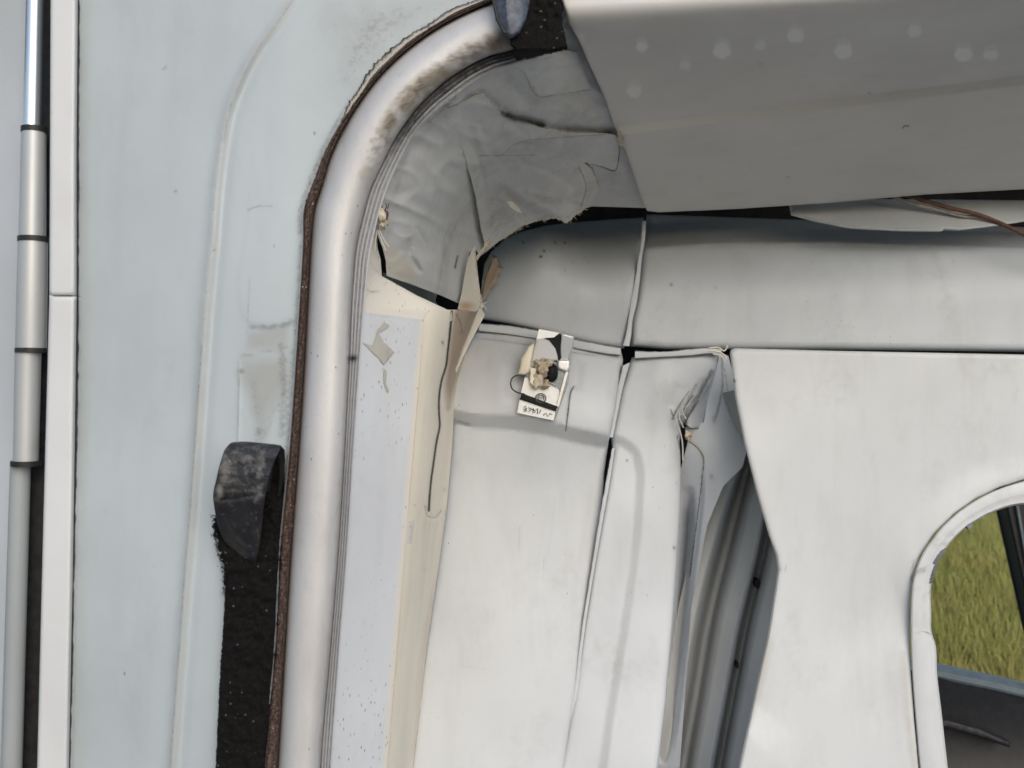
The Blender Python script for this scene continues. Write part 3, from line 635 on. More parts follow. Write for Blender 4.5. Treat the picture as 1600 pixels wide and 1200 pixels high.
lining = sheet('corner_lining', lo, ldep, M['lining'], step=4, thick=.003, bump=.006, bscale=70, ridge=.022,
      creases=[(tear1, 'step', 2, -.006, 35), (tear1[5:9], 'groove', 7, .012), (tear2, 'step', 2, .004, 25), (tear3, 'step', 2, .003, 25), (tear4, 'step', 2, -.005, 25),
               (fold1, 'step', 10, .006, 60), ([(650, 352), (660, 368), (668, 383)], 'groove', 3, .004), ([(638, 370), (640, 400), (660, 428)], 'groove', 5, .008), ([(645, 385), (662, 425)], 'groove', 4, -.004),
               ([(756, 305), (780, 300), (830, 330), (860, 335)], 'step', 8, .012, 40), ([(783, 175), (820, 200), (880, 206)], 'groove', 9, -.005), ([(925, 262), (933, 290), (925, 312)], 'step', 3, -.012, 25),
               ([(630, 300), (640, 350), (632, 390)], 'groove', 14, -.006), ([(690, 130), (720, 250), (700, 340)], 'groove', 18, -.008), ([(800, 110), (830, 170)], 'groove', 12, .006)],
      dirt_shade=[('dirt_shade', 'line', tear1, 1.6, .75), ('dirt_shade', 'line', [(785, 178), (800, 186), (822, 190), (850, 196)], 5, .75), ('dirt_shade', 'line', [(790, 170), (800, 180)], 10, .4), ('dirt_shade', 'line', tear2, 1.3, .55), ('dirt_shade', 'line', tear3, 1.3, .55),
            ('dirt_shade', 'line', tear4, 1.4, .75), ('dirt_shade', 'line', [(750, 243), (790, 243), (835, 242)], 1.2, .5), ('dirt_shade', 'line', [(820, 222), (835, 241)], 1.2, .5), ('dirt_shade', 'line', fold1[:3], 1.4, .4),
            ('tint', 'area', [(560, 380), (600, 372), (625, 395), (645, 415), (650, 440), (600, 436)], 6, .85), ('dirt_shade', 'line', [(925, 262), (933, 290), (925, 312)], 1.5, .6),
            ('dirt_shade', 'area', [(752, 300), (775, 292), (810, 315), (850, 330), (800, 362), (765, 382), (752, 350)], 16, .33), ('dirt_shade', 'line', [(604, 300), (640, 235), (690, 180), (740, 150)], 4, .3), ('tint', 'spot', (801, 323), (8, 8), .9),  # soft area right of the fold: its shade painted in, with brown grime
            ('dirt_shade', 'line', [(715, 400), (711, 418)], 2, .8), ('dirt_shade', 'spot', (598, 345), (8, 14), .9), ('dirt_shade', 'line', [(650, 352), (668, 383)], 1.2, .35), ('dirt_shade', 'line', [(603, 431), (650, 447), (690, 462)], 1.2, .4),
            ('dirt_shade', 'line', [(800, 96), (860, 88), (885, 78)], 3, .4), ('dirt_shade', 'line', [(712, 152), (690, 172), (670, 190)], 5, .5), ('dirt_shade', 'area', [(850, 90), (890, 80), (925, 140), (870, 145)], 12, .12),
            ('dirt_shade', 'area', [(780, 240), (900, 245), (920, 300), (840, 330), (770, 290)], 30, .12)],
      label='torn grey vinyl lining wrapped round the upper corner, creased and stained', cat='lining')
pk = [(702, 168), (722, 160), (745, 147), (756, 146), (765, 157), (785, 178), (800, 186), (820, 191), (850, 200), (890, 207), (950, 208), (962, 212), (968, 230), (966, 250), (962, 266), (935, 258), (912, 254), (922, 262), (932, 280), (934, 296), (925, 314), (912, 328), (897, 338), (886, 349), (870, 341),
      (835, 346), (815, 354), (800, 365), (775, 380), (760, 393), (752, 360), (742, 300), (728, 250), (714, 205)]
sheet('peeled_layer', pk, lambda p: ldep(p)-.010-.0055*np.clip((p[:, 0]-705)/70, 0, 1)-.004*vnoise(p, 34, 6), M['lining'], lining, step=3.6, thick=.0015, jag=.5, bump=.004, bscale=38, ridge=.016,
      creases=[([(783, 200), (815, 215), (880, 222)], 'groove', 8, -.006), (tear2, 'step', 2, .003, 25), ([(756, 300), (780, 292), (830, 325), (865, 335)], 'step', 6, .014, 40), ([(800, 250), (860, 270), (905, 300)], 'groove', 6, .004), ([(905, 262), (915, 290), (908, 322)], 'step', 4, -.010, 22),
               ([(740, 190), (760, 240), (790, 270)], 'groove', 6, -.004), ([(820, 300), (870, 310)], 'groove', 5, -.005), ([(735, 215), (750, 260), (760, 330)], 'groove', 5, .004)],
      dirt_shade=[('tint', 'rim', None, 2.6, .75), ('dirt_shade', 'line', [(785, 178), (800, 186), (822, 190), (850, 196)], 5, .7), ('dirt_shade', 'line', tear2, 1.2, .5), ('dirt_shade', 'line', [(750, 243), (790, 243), (835, 242)], 1.2, .5), ('dirt_shade', 'line', [(905, 262), (916, 290), (908, 322)], 1.6, .6),
            ('dirt_shade', 'area', [(752, 298), (775, 290), (810, 315), (850, 330), (800, 362), (765, 382), (752, 350)], 16, .34), ('dirt_shade', 'area', [(780, 240), (900, 245), (920, 300), (840, 330), (770, 290)], 30, .2), ('dirt_shade', 'line', [(820, 345), (860, 338), (890, 340)], 5, .35), ('tint', 'spot', (940, 245), (8, 8), .5)])  # broad areas paint the shade below the fold, mixed with brown grime
pk2 = [(800, 99), (830, 92), (880, 80), (888, 78), (900, 82), (922, 135), (905, 142), (880, 145), (842, 150), (828, 128), (818, 112)]
sheet('peeled_layer', pk2, lambda p: ldep(p)-.009-.003*vnoise(p, 20, 6), M['lining'], lining, step=3.6, thick=.0012, jag=.5, bump=.002, bscale=30, dirt_shade=[('tint', 'rim', None, 2.2, .6), ('dirt_shade', 'line', [(805, 98), (850, 92), (885, 82)], 3, .35), ('dirt_shade', 'line', [(830, 108), (870, 106), (905, 102)], 3, .25)])
sheet('inner_fold', [(598, 426), (650, 440), (684, 455), (680, 470), (688, 484), (650, 470), (600, 440)], plane((600, 430, 1.16), (690, 470, 1.45), (650, 470, 1.30)), M['pillar'], lining, step=5, thick=.002)
for (x, y, a_, b_, yy) in [(802, 323, 9, 11, -.004)]:
    sheet('vinyl_scrap', [(792, 314), (800, 315), (812, 326), (815, 333), (806, 330), (797, 323)], lambda p: ldep(p)-.032, M['cream'], lining, step=3, thick=.001)
# flap that hangs from the lining's right edge
fl = thing('hanging_flap', 'cream vinyl flap peeled loose and hanging between lining and trim', 'vinyl flap', (735, 490, 1.45))
sheet('flap_upper', [(738, 388), (743, 384), (744, 400), (748, 440), (752, 470), (757, 478), (751, 484), (742, 487), (715, 483), (722, 455), (726, 430), (731, 405)], lambda p: 1.39+.0009*(p[:, 0]-735), M['vinylback'], fl, step=3.5, thick=.0015,
      creases=[([(742, 390), (746, 430), (752, 470)], 'groove', 3, -.004)], dirt_shade=[('dirt_shade', 'line', [(742, 392), (748, 430), (755, 470)], 1.6, .55), ('tint', 'spot', (728, 478), (14, 8), .7)])
sheet('flap_lower', [(749, 477), (758, 492), (752, 503), (735, 535), (722, 562), (713, 583), (711, 578), (722, 545), (736, 510)], lambda p: 1.375-.0007*(p[:, 1]-480), M['vinylback'], fl, step=3.5, thick=.0015, roll=(3, .002), dirt_shade=[('dirt_shade', 'line', [(747, 482), (738, 508), (724, 545), (712, 580)], 1.2, .4)])
sheet('torn_curl', [(741, 402), (749, 395), (758, 380), (764, 372), (768, 376), (760, 388), (752, 396), (745, 408), (741, 412)], lambda p: 1.41+0*p[:, 0], M['putty'], fl, step=3, thick=.002, jag=.5)
for q in ([(748, 470), (757, 478), (760, 484)], [(752, 474), (751, 462), (748, 455)], [(750, 478), (760, 472)]):
    tube('frayed_thread', P(*np.array(q, float).T, 1.37), .0008, M['vinylback'], fl, 6)
def reg2():
    k = random.random(); xs = [752, 760, 775, 800, 835, 870, 885, 897, 912, 925]; ys = [398, 392, 379, 364, 346, 341, 348, 338, 327, 316]
    x = 752+k*173; return x, np.interp(x, xs, ys)
fibres('frayed_fibres', 70, reg2, 1.455, M['vinylback'], fl, L=7)
sheet('torn_edge', [(752, 474), (753, 450), (757, 430), (765, 412), (772, 404), (778, 402), (781, 412), (778, 418), (787, 420), (779, 428), (776, 436), (782, 438), (771, 446), (763, 458)], lambda p: 1.56+.0008*(p[:, 0]-752), M['tan'], fl, step=3, thick=.0015, jag=.5,
      creases=[([(772, 404), (762, 430), (754, 465)], 'groove', 2.5, -.006), ([(778, 412), (770, 432), (760, 455)], 'groove', 2, .004)], dirt_shade=[('dirt_shade', 'line', [(768, 410), (758, 435), (753, 465)], 2, .6), ('dirt_shade', 'line', [(779, 405), (782, 418)], 2, .7)])
# brown fibre lump at the frame and slit beside it
lump = thing('putty_lump', 'small crusty brown putty lump stuck where the lining tears off the frame', 'putty', (598, 355, 1.03))
def blob(name, cx, cy, Y, rx, ry, rz, m, parent, seed=0, sub=3, amp=.35, **kw):
    import bmesh
    bm = bmesh.new(); bmesh.ops.create_icosphere(bm, subdivisions=sub, radius=1); r_ = random.Random(seed)
    V = np.array([v.co[:] for v in bm.verts]); Fc = [[v.index for v in f.verts] for f in bm.faces]; bm.free()
    n = 1+amp*(vnoise(V[:, :2]*10+V[:, 2:]*7, 6, seed)+.8*vnoise(V[:, 1:]*10, 3.5, seed+1)+.5*vnoise(V[:, ::2]*10, 2, seed+2)); c = P(cx, cy, Y)
    V = V*n[:, None]*np.array([rx/F*Y, rz, ry/F*Y])+c
    return mesh_obj(name, V, Fc, m, parent, None, 60, **kw)
blob('putty_clod', 597, 344, 1.015, 5.5, 11, .005, M['putty'], lump, 3, amp=1.3)
blob('putty_crumb', 602, 335, 1.02, 5, 6, .004, M['rust'], lump, 5, amp=.9)
blob('putty_crumb', 601, 350, 1.02, 4, 6, .004, M['rust'], lump, 8, amp=.9)
for q in ([(601, 330), (604, 322), (603, 317)], [(605, 327), (608, 318)], [(598, 330), (597, 322)]):
    tube('bristle', P(*np.array(q, float).T, 1.015), .0006, M['rust'], lump, 5)
for q in ([(592, 358), (600, 375), (608, 387)], [(590, 360), (597, 378), (603, 392)], [(589, 362), (586, 380), (585, 392)]):
    tube('vinyl_shred', P(*np.array(q, float).T, [1.02]*len(q)), .0007, M['vinylback'], lump, 6)

# ================================================================== headliner
DOMES = [(1003, 73, 11, 9, .9), (1071, 104, 10, 8, .45), (991, 143, 13, 11, .7), (1128, 79, 15, 13, .95), (1188, 70, 11, 9, .45), (1243, 56, 14, 12, 1.0), (1317, 80, 15, 13, 1.0), (1430, 48, 11, 10, .8), (1505, 85, 15, 12, 1.0), (1548, 86, 14, 9, .7)]  # pale round dots, slightly domed, tinted paler with a fainter copy above
def hdep(p):
    x, y = p[:, 0], p[:, 1]; b1 = 6-(x-885)*.05; b2 = 212-.124*(x-962); b3 = 330-.058*(x-1012)
    u = np.clip((y-b1)/(b2-14-b1), 0, 1); top = .985+.262*np.where(u < .3, 1.95*u*u, .1755+1.17*(u-.3)+.0*u)*1.006
    v = np.clip((y-b2)/(b3-b2), -.05, 1.3)
    dm = 0
    for (dx, dy, r1, r2, a_) in DOMES: dm = dm+a_*.0035*np.exp(-(((x-dx)/r1)**2+((y-dy)/r2)**2)*1.2)
    return -dm+np.where(y < b2-14, top, np.where(y < b2, 1.247+.0095*(y-b2+14)/14, 1.2565+.2435*v))
ho = [(878, -45), (878, 0), (890, 35), (905, 60), (922, 100), (945, 150), (960, 195), (972, 215), (990, 270), (1004, 315), (1012, 329), (1030, 331), (1150, 326), (1300, 316), (1450, 303), (1600, 295), (1900, 285), (1900, -45)]
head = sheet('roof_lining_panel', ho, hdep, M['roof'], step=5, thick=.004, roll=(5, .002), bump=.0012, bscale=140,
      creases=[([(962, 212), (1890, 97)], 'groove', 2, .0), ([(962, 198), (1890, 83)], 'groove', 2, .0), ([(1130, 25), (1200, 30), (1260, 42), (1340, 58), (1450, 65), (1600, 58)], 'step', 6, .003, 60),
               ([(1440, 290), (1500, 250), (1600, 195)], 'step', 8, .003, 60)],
      dirt_shade=[('dirt_shade', 'rim', None, 3, .25), ('dirt_shade', 'line', [(893, 30), (900, 50), (907, 66)], 4, .25), ('tint', 'spot', (903, 60), (12, 14), .5), ('dirt_shade', 'line', [(1411, 200), (1413, 197), (1420, 197)], 1.5, .8), ('dirt_shade', 'spot', (1188, 100), (4, 2.5), .8), ('dirt_shade', 'spot', (1358, 145), (3, 2), .8),
            ('dirt_shade', 'spot', (1231, 277), (3, 2), .7), ]+[('tint', 'disc', (x+q, y+w_), (rx*k, ry*k), st_) for (x, y, rx, ry, st0) in [(1003, 73, 11, 9, .9), (1071, 104, 10, 8, .45), (991, 143, 13, 11, .7), (1128, 79, 15, 13, .95), (1188, 70, 11, 9, .45), (1243, 56, 14, 12, 1.0), (1317, 80, 15, 13, 1.0), (1430, 48, 11, 10, .8), (1505, 85, 15, 12, 1.0), (1548, 86, 14, 9, .7)] for (q, w_, k, st_) in [(0, 0, .95, .25+st0*.45), (1, -9, .95, .22*st0+.1)]],
      label='large smooth grey roof lining panel with a diagonal fold and pale dots', cat='roof lining')
sheet('torn_tab', [(966, 205), (970, 206), (976, 228), (970, 230), (965, 222)], lambda p: hdep(p)-.012, M['putty'], head, step=3, thick=.001)

# ---- white board in the dark gap and the cable across it
sheet('visor_board', [(1235, 318), (1245, 313), (1380, 311), (1600, 313), (1900, 316), (1900, 318), (1640, 340), (1560, 352), (1500, 359), (1476, 357), (1472, 361), (1400, 360), (1330, 356), (1275, 345), (1238, 335)], plane((1235, 330, 1.56), (1700, 330, 1.58), (1235, 300, 1.60)), M['board'], step=7, thick=.008, roll=(4, .003),
      dirt_shade=[('dirt_shade', 'line', [(1238, 334), (1275, 343), (1330, 353), (1470, 357)], 1.6, .4)], label='narrow white rounded board tucked in the dark gap below the roof lining', cat='board')
cb = thing('cable', 'pair of thin brown and beige cables running over the white board', 'cable', (1500, 330, 1.53))
tube('brown_wire', P(*crom([(1395, 298), (1440, 312), (1480, 324), (1530, 336), (1570, 352), (1605, 368), (1680, 400)], n=8).T, 1.545), .0034, M['cable'], cb, 10)
tube('beige_wire', P(*crom([(1370, 298), (1395, 307), (1430, 319), (1475, 330), (1500, 337), (1530, 340), (1560, 352)], n=8).T, 1.552), .0025, M['cable2'], cb, 10)

# ================================================================== moulded trims
ul = [(757, 412), (768, 393), (790, 373), (815, 362), (850, 353), (890, 348), (950, 343), (1006, 340), (1003, 375), (996, 425), (988, 470), (983, 505), (975, 544), (930, 538), (880, 527), (835, 515), (790, 505), (750, 498), (751, 470), (753, 440)]
uld = tps([(750, 500, 1.62), (755, 430, 1.63), (790, 385, 1.66), (850, 365, 1.67), (1000, 375, 1.66), (975, 535, 1.60), (860, 440, 1.585), (980, 440, 1.59), (870, 385, 1.63), (990, 390, 1.63), (870, 350, 1.78), (1003, 340, 1.78), (790, 500, 1.60), (880, 520, 1.595)])
sheet('upper_corner_trim', ul, uld, M['mould'], step=5, thick=.004, roll=(9, .010), bump=.0012, bscale=110,
      dirt_shade=[('dirt_shade', 'area', [(830, 375), (880, 378), (920, 400), (880, 430), (830, 410)], 30, .13), ('dirt_shade', 'line', [(770, 398), (780, 412), (778, 430)], 3, .6), ('tint', 'area', [(752, 405), (775, 400), (776, 430), (758, 465), (750, 480)], 6, .9), ('dirt_shade', 'line', [(775, 408), (776, 420), (785, 418)], 2, .6), ('dirt_shade', 'rim', None, 2.5, .35)]
      +[('dirt_shade', 'spot', (x, y), (2.2, 1.8), .9) for x, y in [(845, 401), (867, 380), (865, 390), (858, 392), (878, 394), (889, 385), (912, 390), (911, 404), (918, 409), (882, 421), (867, 412), (863, 425), (818, 380), (830, 394), (896, 411), (846, 386), (851, 392), (875, 390), (882, 380)]],
      label='rounded upper corner trim moulding sprinkled with small black specks', cat='trim moulding')
ur = [(1011, 335), (1300, 345), (1900, 365), (1900, 560), (1600, 549.5), (1300, 546), (1150, 546), (1128, 545), (1090, 546), (1040, 546), (986, 541), (986, 505), (994, 465), (1001, 415), (1005, 375)]
def urd(p):
    x, y = p[:, 0], p[:, 1]; yc = np.interp(x, [1000, 1100, 1300, 1600, 1900], [390, 383, 381, 390, 398]); d = np.clip((yc-y), 0, 99)
    return 1.60+.028*np.clip((475-y)/90, 0, 1)**2+.17*(1-np.exp(-d/18))*np.clip(d/40, .55, 1)*np.clip(d/6, 0, 1)
sheet('upper_long_trim', ur, urd, M['mould'], step=6, thick=.004, roll=(10, .018), bump=.0012, bscale=150,
      creases=[([(1008, 388), (1100, 383), (1300, 382), (1600, 390), (1890, 398)], 'groove', 4, .004)],
      dirt_shade=[('dirt_shade', 'rim', None, 2.5, .35), ('dirt_shade', 'spot', (1050, 444), (2.5, 2), .9), ('dirt_shade', 'spot', (1489, 410), (2, 2), .8), ('dirt_shade', 'spot', (1119, 450), (2, 2), .6), ('dirt_shade', 'area', [(1008, 400), (1050, 400), (1020, 450), (1003, 450)], 12, .14)],
      label='long smooth grey trim moulding across the top, below the visor board', cat='trim moulding')
# lower left column: bulging box on top, flatter panel below
ll = [(750, 506), (790, 512), (835, 519), (880, 530), (930, 539), (970, 546), (974, 562), (970, 590), (963, 630), (957, 662), (951, 690), (944, 740), (941, 800), (928, 880), (912, 980), (898, 1090), (881, 1200), (853, 1400), (622, 1400), (645, 1200), (668, 1000), (683, 900),
      (697, 800), (706, 700), (707, 655), (703, 640), (704, 620), (712, 590), (722, 560), (737, 528)]
lld = tps([(750, 506, 1.60), (965, 550, 1.60), (735, 550, 1.585), (712, 640, 1.562), (945, 660, 1.565), (830, 640, 1.548), (840, 540, 1.585), (950, 600, 1.58), (700, 720, 1.568), (930, 720, 1.575), (815, 720, 1.565), (700, 900, 1.57), (920, 900, 1.575), (660, 1100, 1.56), (890, 1100, 1.565), (780, 1100, 1.56), (630, 1400, 1.53), (850, 1400, 1.54)])
sheet('pillar_trim', ll, lld, M['mould'], step=5, thick=.004, roll=(9, .010), bump=.0010, bscale=120, rollmask=lambda p: np.clip((p[:, 0]-(700))/60, .25, 1),
      creases=[([(708, 650), (735, 656), (800, 660), (850, 667), (900, 680), (950, 690)], 'fullstep', 11, .030, 900), ([(893, 600), (888, 630), (884, 672)], 'groove', 1.6, .003), ([(735, 527), (800, 535), (870, 547), (930, 556)], 'fullstep', 2, -.002, 40),
               ([(865, 760), (850, 860), (835, 950)], 'groove', 6, -.0012), ([(905, 560), (898, 610)], 'groove', 9, .004), ([(785, 560), (780, 600), (790, 640)], 'groove', 14, -.002)],
      dirt_shade=[('dirt_shade', 'line', [(897, 603), (893, 610), (888, 640), (884, 672)], 1.4, .8), ('dirt_shade', 'line', [(707, 655), (720, 660), (733, 663)], 3, .55), ('dirt_shade', 'rim', None, 2.5, .32), ('dirt_shade', 'spot', (917, 676), (2, 2), .9), ('dirt_shade', 'line', [(735, 527), (800, 535), (870, 547), (930, 556)], 1.2, .4),
            ('dirt_shade', 'line', [(812, 822), (811, 860)], 1, .3), ('tint', 'line', [(708, 600), (706, 660), (706, 700)], 4, .5), ('dirt_shade', 'line', [(850, 870), (849, 890)], 1, .35), ('dirt_shade', 'line', [(867, 775), (862, 830), (848, 905)], 1.4, .16), ('dirt_shade', 'line', [(925, 760), (905, 880), (893, 960)], 4, .18), ('dirt_shade', 'spot', (745, 990), (12, 5), .14), ('dirt_shade', 'line', [(720, 1040), (760, 1046)], 1.2, .2)],
      label='wide white pillar trim column behind the metal latch plate', cat='trim moulding')
# raised lips (flanges) along the joints
def lip(name, rows, Y, lab, n=12, wj=.4):
    a, b = pair(rows, n); a = a+rng.normal(0, wj*.5, a.shape)
    def d_(T, D): m = len(a); D['dirt_shade'][:m] = .8; D['dirt_shade'][m:2*m] = .15; D['dirt_shade'][4*m:5*m] = .8; D['dirt_shade'][5*m:] = .8; D['tint'][:] = .12
    return strip(name, a, b, [(0, 0), (.14, .003), (.5, .0038), (.86, .003), (1, 0)], flat(Y), M['mould'], None, dirtf=d_, label=lab, cat='joint strip')
lip('joint_strip', [(749, 505, 748, 518), (800, 509, 800, 524), (840, 516, 840, 531), (900, 530, 898, 545), (940, 538, 938, 552), (970, 543, 969, 556)], 1.588, 'narrow joint strip below the speckled corner trim, passing behind the latch plate')
lip('joint_strip', [(1003, 345, 1010, 345), (1001, 375, 1008, 376), (997, 400, 1004, 401), (991, 440, 1000, 441), (984, 475, 995, 476), (981, 500, 989, 501), (977, 522, 987, 524), (972, 540, 984, 541)], 1.592, 'upright joint strip between the two upper trim mouldings')
lip('joint_strip', [(992, 548, 992, 561), (1040, 549, 1040, 558), (1080, 545, 1080, 556), (1110, 543, 1112, 553), (1128, 544, 1126, 556)], 1.588, 'short cream joint strip ending at the partition corner')
lip('joint_strip', [(972, 572, 985, 566), (964, 610, 974, 606), (957, 650, 965, 650), (951, 682, 958, 684)], 1.588, 'short joint strip below the black star shaped gap')
lip('joint_strip', [(956, 700, 961, 700), (949, 740, 955, 742), (938, 800, 945, 800), (925, 880, 931, 880), (909, 980, 915, 980), (895, 1090, 902, 1090), (878, 1200, 886, 1200), (850, 1400, 860, 1400)], 1.592, 'long thin joint strip running down between pillar trim and narrow trim')
# right column
rc = [(988, 558), (1040, 555), (1090, 553), (1122, 551), (1120, 575), (1110, 602), (1094, 630), (1080, 650), (1064, 666), (1062, 690), (1064, 740), (1063, 800), (1060, 850), (1055, 920), (1049, 1000), (1040, 1100), (1028, 1200), (1005, 1400), (856, 1400), (877, 1200), (898, 1090),
      (912, 980), (928, 880), (942, 800), (951, 750), (958, 705), (955, 686), (962, 650), (971, 606), (981, 576)]
rcd = tps([(990, 562, 1.60), (1115, 560, 1.60), (975, 640, 1.595), (1050, 660, 1.60), (1030, 600, 1.59), (1000, 800, 1.59), (1060, 800, 1.60), (960, 1000, 1.585), (1045, 1000, 1.59), (1020, 1200, 1.57), (890, 1200, 1.57), (870, 1400, 1.55), (1005, 1400, 1.55)])
ins = [(950, 682), (975, 692), (992, 706), (999, 730), (999, 780), (994, 850), (982, 940), (966, 1040), (950, 1140), (935, 1250), (915, 1395)]
sheet('narrow_trim', rc, rcd, M['mould'], step=4.5, thick=.004, roll=(9, .010), bump=.001, bscale=100,
      creases=[(ins, 'fullstep', 7, .010, 200), ([(1110, 592), (1090, 622), (1068, 650)], 'groove', 3, -.004), ([(1103, 590), (1085, 618), (1060, 645)], 'groove', 4, .005), ([(1062, 600), (1050, 640)], 'groove', 8, .002)],
      dirt_shade=[('dirt_shade', 'line', [(1112, 580), (1098, 606), (1080, 634), (1062, 660)], 5, .7), ('dirt_shade', 'line', [(1076, 612), (1062, 632), (1050, 655)], 1.4, .7), ('dirt_shade', 'line', [(1082, 618), (1068, 640), (1058, 668), (1062, 700)], 1.4, .8), ('dirt_shade', 'line', [(1088, 600), (1070, 630), (1056, 655)], 3, .5), ('dirt_shade', 'line', [(1062, 660), (1066, 700), (1066, 745)], 3, .7), ('dirt_shade', 'line', [(1058, 670), (1052, 720), (1058, 760)], 8, .25),  # wide line paints in the shade of the fold; thin ones are cracks
            ('dirt_shade', 'rim', None, 2.2, .35), ('dirt_shade', 'spot', (1054, 856), (2.5, 4), 1), ('dirt_shade', 'line', [(1048, 640), (1053, 655)], 1.5, .7), ('dirt_shade', 'spot', (980, 719), (2, 2), .7)],
      label='narrow white trim column with a crumpled split upper corner', cat='trim moulding')
# crumpled corner facets
cc = thing('crumpled_corner', 'crumpled and cracked vinyl corner at the top right of the narrow trim', 'vinyl corner', (1080, 740, 1.6))
sheet('fold_face', [(1122, 556), (1126, 575), (1127, 610), (1122, 640), (1108, 665), (1095, 670), (1078, 670), (1070, 662), (1085, 636), (1100, 612), (1112, 585)], plane((1110, 560, 1.60), (1075, 665, 1.59), (1125, 640, 1.66)), M['mould'], cc, step=4, thick=.003, jag=.4, creases=[([(1074, 645), (1077, 668)], 'groove', 3, .005)],
      dirt_shade=[('dirt_shade', 'rim', None, 2.2, .8), ('dirt_shade', 'line', [(1112, 580), (1098, 606), (1080, 634)], 7, .55), ('dirt_shade', 'line', [(1070, 668), (1095, 672), (1108, 665)], 3, .95)])  # broad diagonal line paints the crease's shade onto this facet
sheet('back_face', [(1118, 548), (1138, 556), (1150, 600), (1170, 690), (1160, 730), (1130, 760), (1105, 820), (1080, 950), (1062, 1200), (1020, 1200), (1050, 900), (1062, 740), (1075, 690), (1070, 668), (1100, 660)], tps([(1120, 550, 1.62), (1150, 600, 1.625), (1170, 690, 1.62), (1075, 690, 1.625), (1110, 700, 1.615), (1105, 820, 1.65), (1062, 780, 1.66), (1060, 900, 1.69), (1085, 950, 1.67), (1062, 1200, 1.70), (1020, 1200, 1.71)]), M['mould'], cc, step=5, thick=.003,
      creases=[([(1078, 760), (1072, 850), (1060, 980), (1045, 1100), (1034, 1195)], 'groove', 7, .05), ([(1098, 705), (1099, 760), (1090, 850), (1075, 980), (1060, 1120), (1050, 1190)], 'step', 3, .008, 24)],
      dirt_shade=[('dirt_shade', 'line', [(1077, 690), (1090, 700), (1098, 712), (1097, 745), (1092, 790), (1084, 850), (1078, 900)], 1.3, .85), ('dirt_shade', 'line', [(1066, 690), (1070, 760), (1068, 850), (1058, 1000), (1040, 1190)], 9, .26), ('dirt_shade', 'spot', (1112, 745), (5, 9), .45), ('dirt_shade', 'line', [(1128, 560), (1128, 610), (1118, 655)], 2.5, .6), ('dirt_shade', 'spot', (1116, 655), (5, 12), .5),  # broad long line paints in the shade of the recess beside the trim
            ('dirt_shade', 'line', [(1132, 575), (1137, 610)], 1.4, .5), ('tint', 'line', [(1078, 688), (1092, 700), (1098, 714)], 4, .5)])
blob('putty_clod', 1077, 680, 1.597, 5, 6, .004, M['putty'], cc, 11, amp=1.0)
for q in ([(1108, 544), (1122, 543), (1132, 548), (1137, 540)], [(1110, 548), (1124, 550), (1133, 556), (1136, 562)], [(1114, 553), (1127, 556), (1134, 566)], [(1060, 640), (1056, 655), (1062, 672), (1066, 690), (1067, 720)], [(1066, 630), (1061, 650), (1068, 668)], [(1074, 622), (1066, 640), (1072, 655)]):
    tube('vinyl_shred', P(*crom(q, n=5).T, 1.583), .0011, M['cream'] if q[0][1] < 560 else M['pillar'], cc, 7)

# ================================================================== corrugated pillar behind
cols = [(0, 1.71), (.12, 1.70), (.20, 1.70), (.25, 1.76), (.30, 1.80), (.37, 1.80), (.42, 1.745), (.48, 1.73), (.64, 1.72), (.69, 1.79), (.75, 1.81), (.79, 1.75), (.84, 1.735), (1, 1.73)]
Lc = crom([(1165, 640), (1120, 745), (1085, 850), (1058, 960), (1040, 1080), (1018, 1210), (990, 1400)], n=14)
Rc = crom([(1262, 640), (1250, 745), (1232, 870), (1206, 980), (1185, 1080), (1160, 1210), (1130, 1400)], n=14)
tt = np.linspace(0, 1, 90); yy = np.interp(tt, [c[0] for c in cols], [c[1] for c in cols]); ker = np.array([1, 2, 3, 2, 1])/9; yy = np.convolve(np.pad(yy, 2, 'edge'), ker, 'valid')
yy = 1.70+(yy-1.69)*.95; V = []
for t, y in zip(tt, yy): p = Lc+(Rc-Lc)*t; V.append(P(p[:, 0], p[:, 1], y))
n = len(Lc); V = np.vstack(V); Fc = [(j*n+i, (j+1)*n+i, (j+1)*n+i+1, j*n+i+1)[::-1] for j in range(len(tt)-1) for i in range(n-1)]
nb = len(V); V = np.vstack([V, V+np.array([0, .004, 0])]); Fc += [tuple(q+nb for q in f[::-1]) for f in Fc]
cor = thing('grooved_pillar', 'grey vertically grooved metal pillar in the gap left of the partition', 'pillar', (1100, 1200, 1.75))
mesh_obj('grooved_sheet', V, Fc, M['pillar'], cor, {'dirt_shade': np.zeros(len(V)), 'tint': np.zeros(len(V))}, 60)
for (x, y, rx, ry) in [(1184, 912, 4, 8), (1152, 1039, 2.6, 6)]:
    sheet('bolt_hole', [(x+rx*math.cos(t), y+ry*math.sin(t)) for t in np.linspace(0, 2*math.pi, 13)[:-1]], flat(1.775), M['black'], cor, step=3, thick=.02)
sheet('blue_metal_plate', [(1129, 614), (1155, 608), (1175, 650), (1185, 720), (1168, 700), (1150, 668), (1138, 640)], plane((1130, 612, 1.60), (1170, 612, 1.57), (1165, 700, 1.59)), M['blueplate'], step=4, thick=.004, creases=[([(1135, 625), (1150, 640), (1165, 690)], 'groove', 3, .001)],
      label='small scratched blue-grey metal plate poking out behind the partition edge', cat='metal plate')

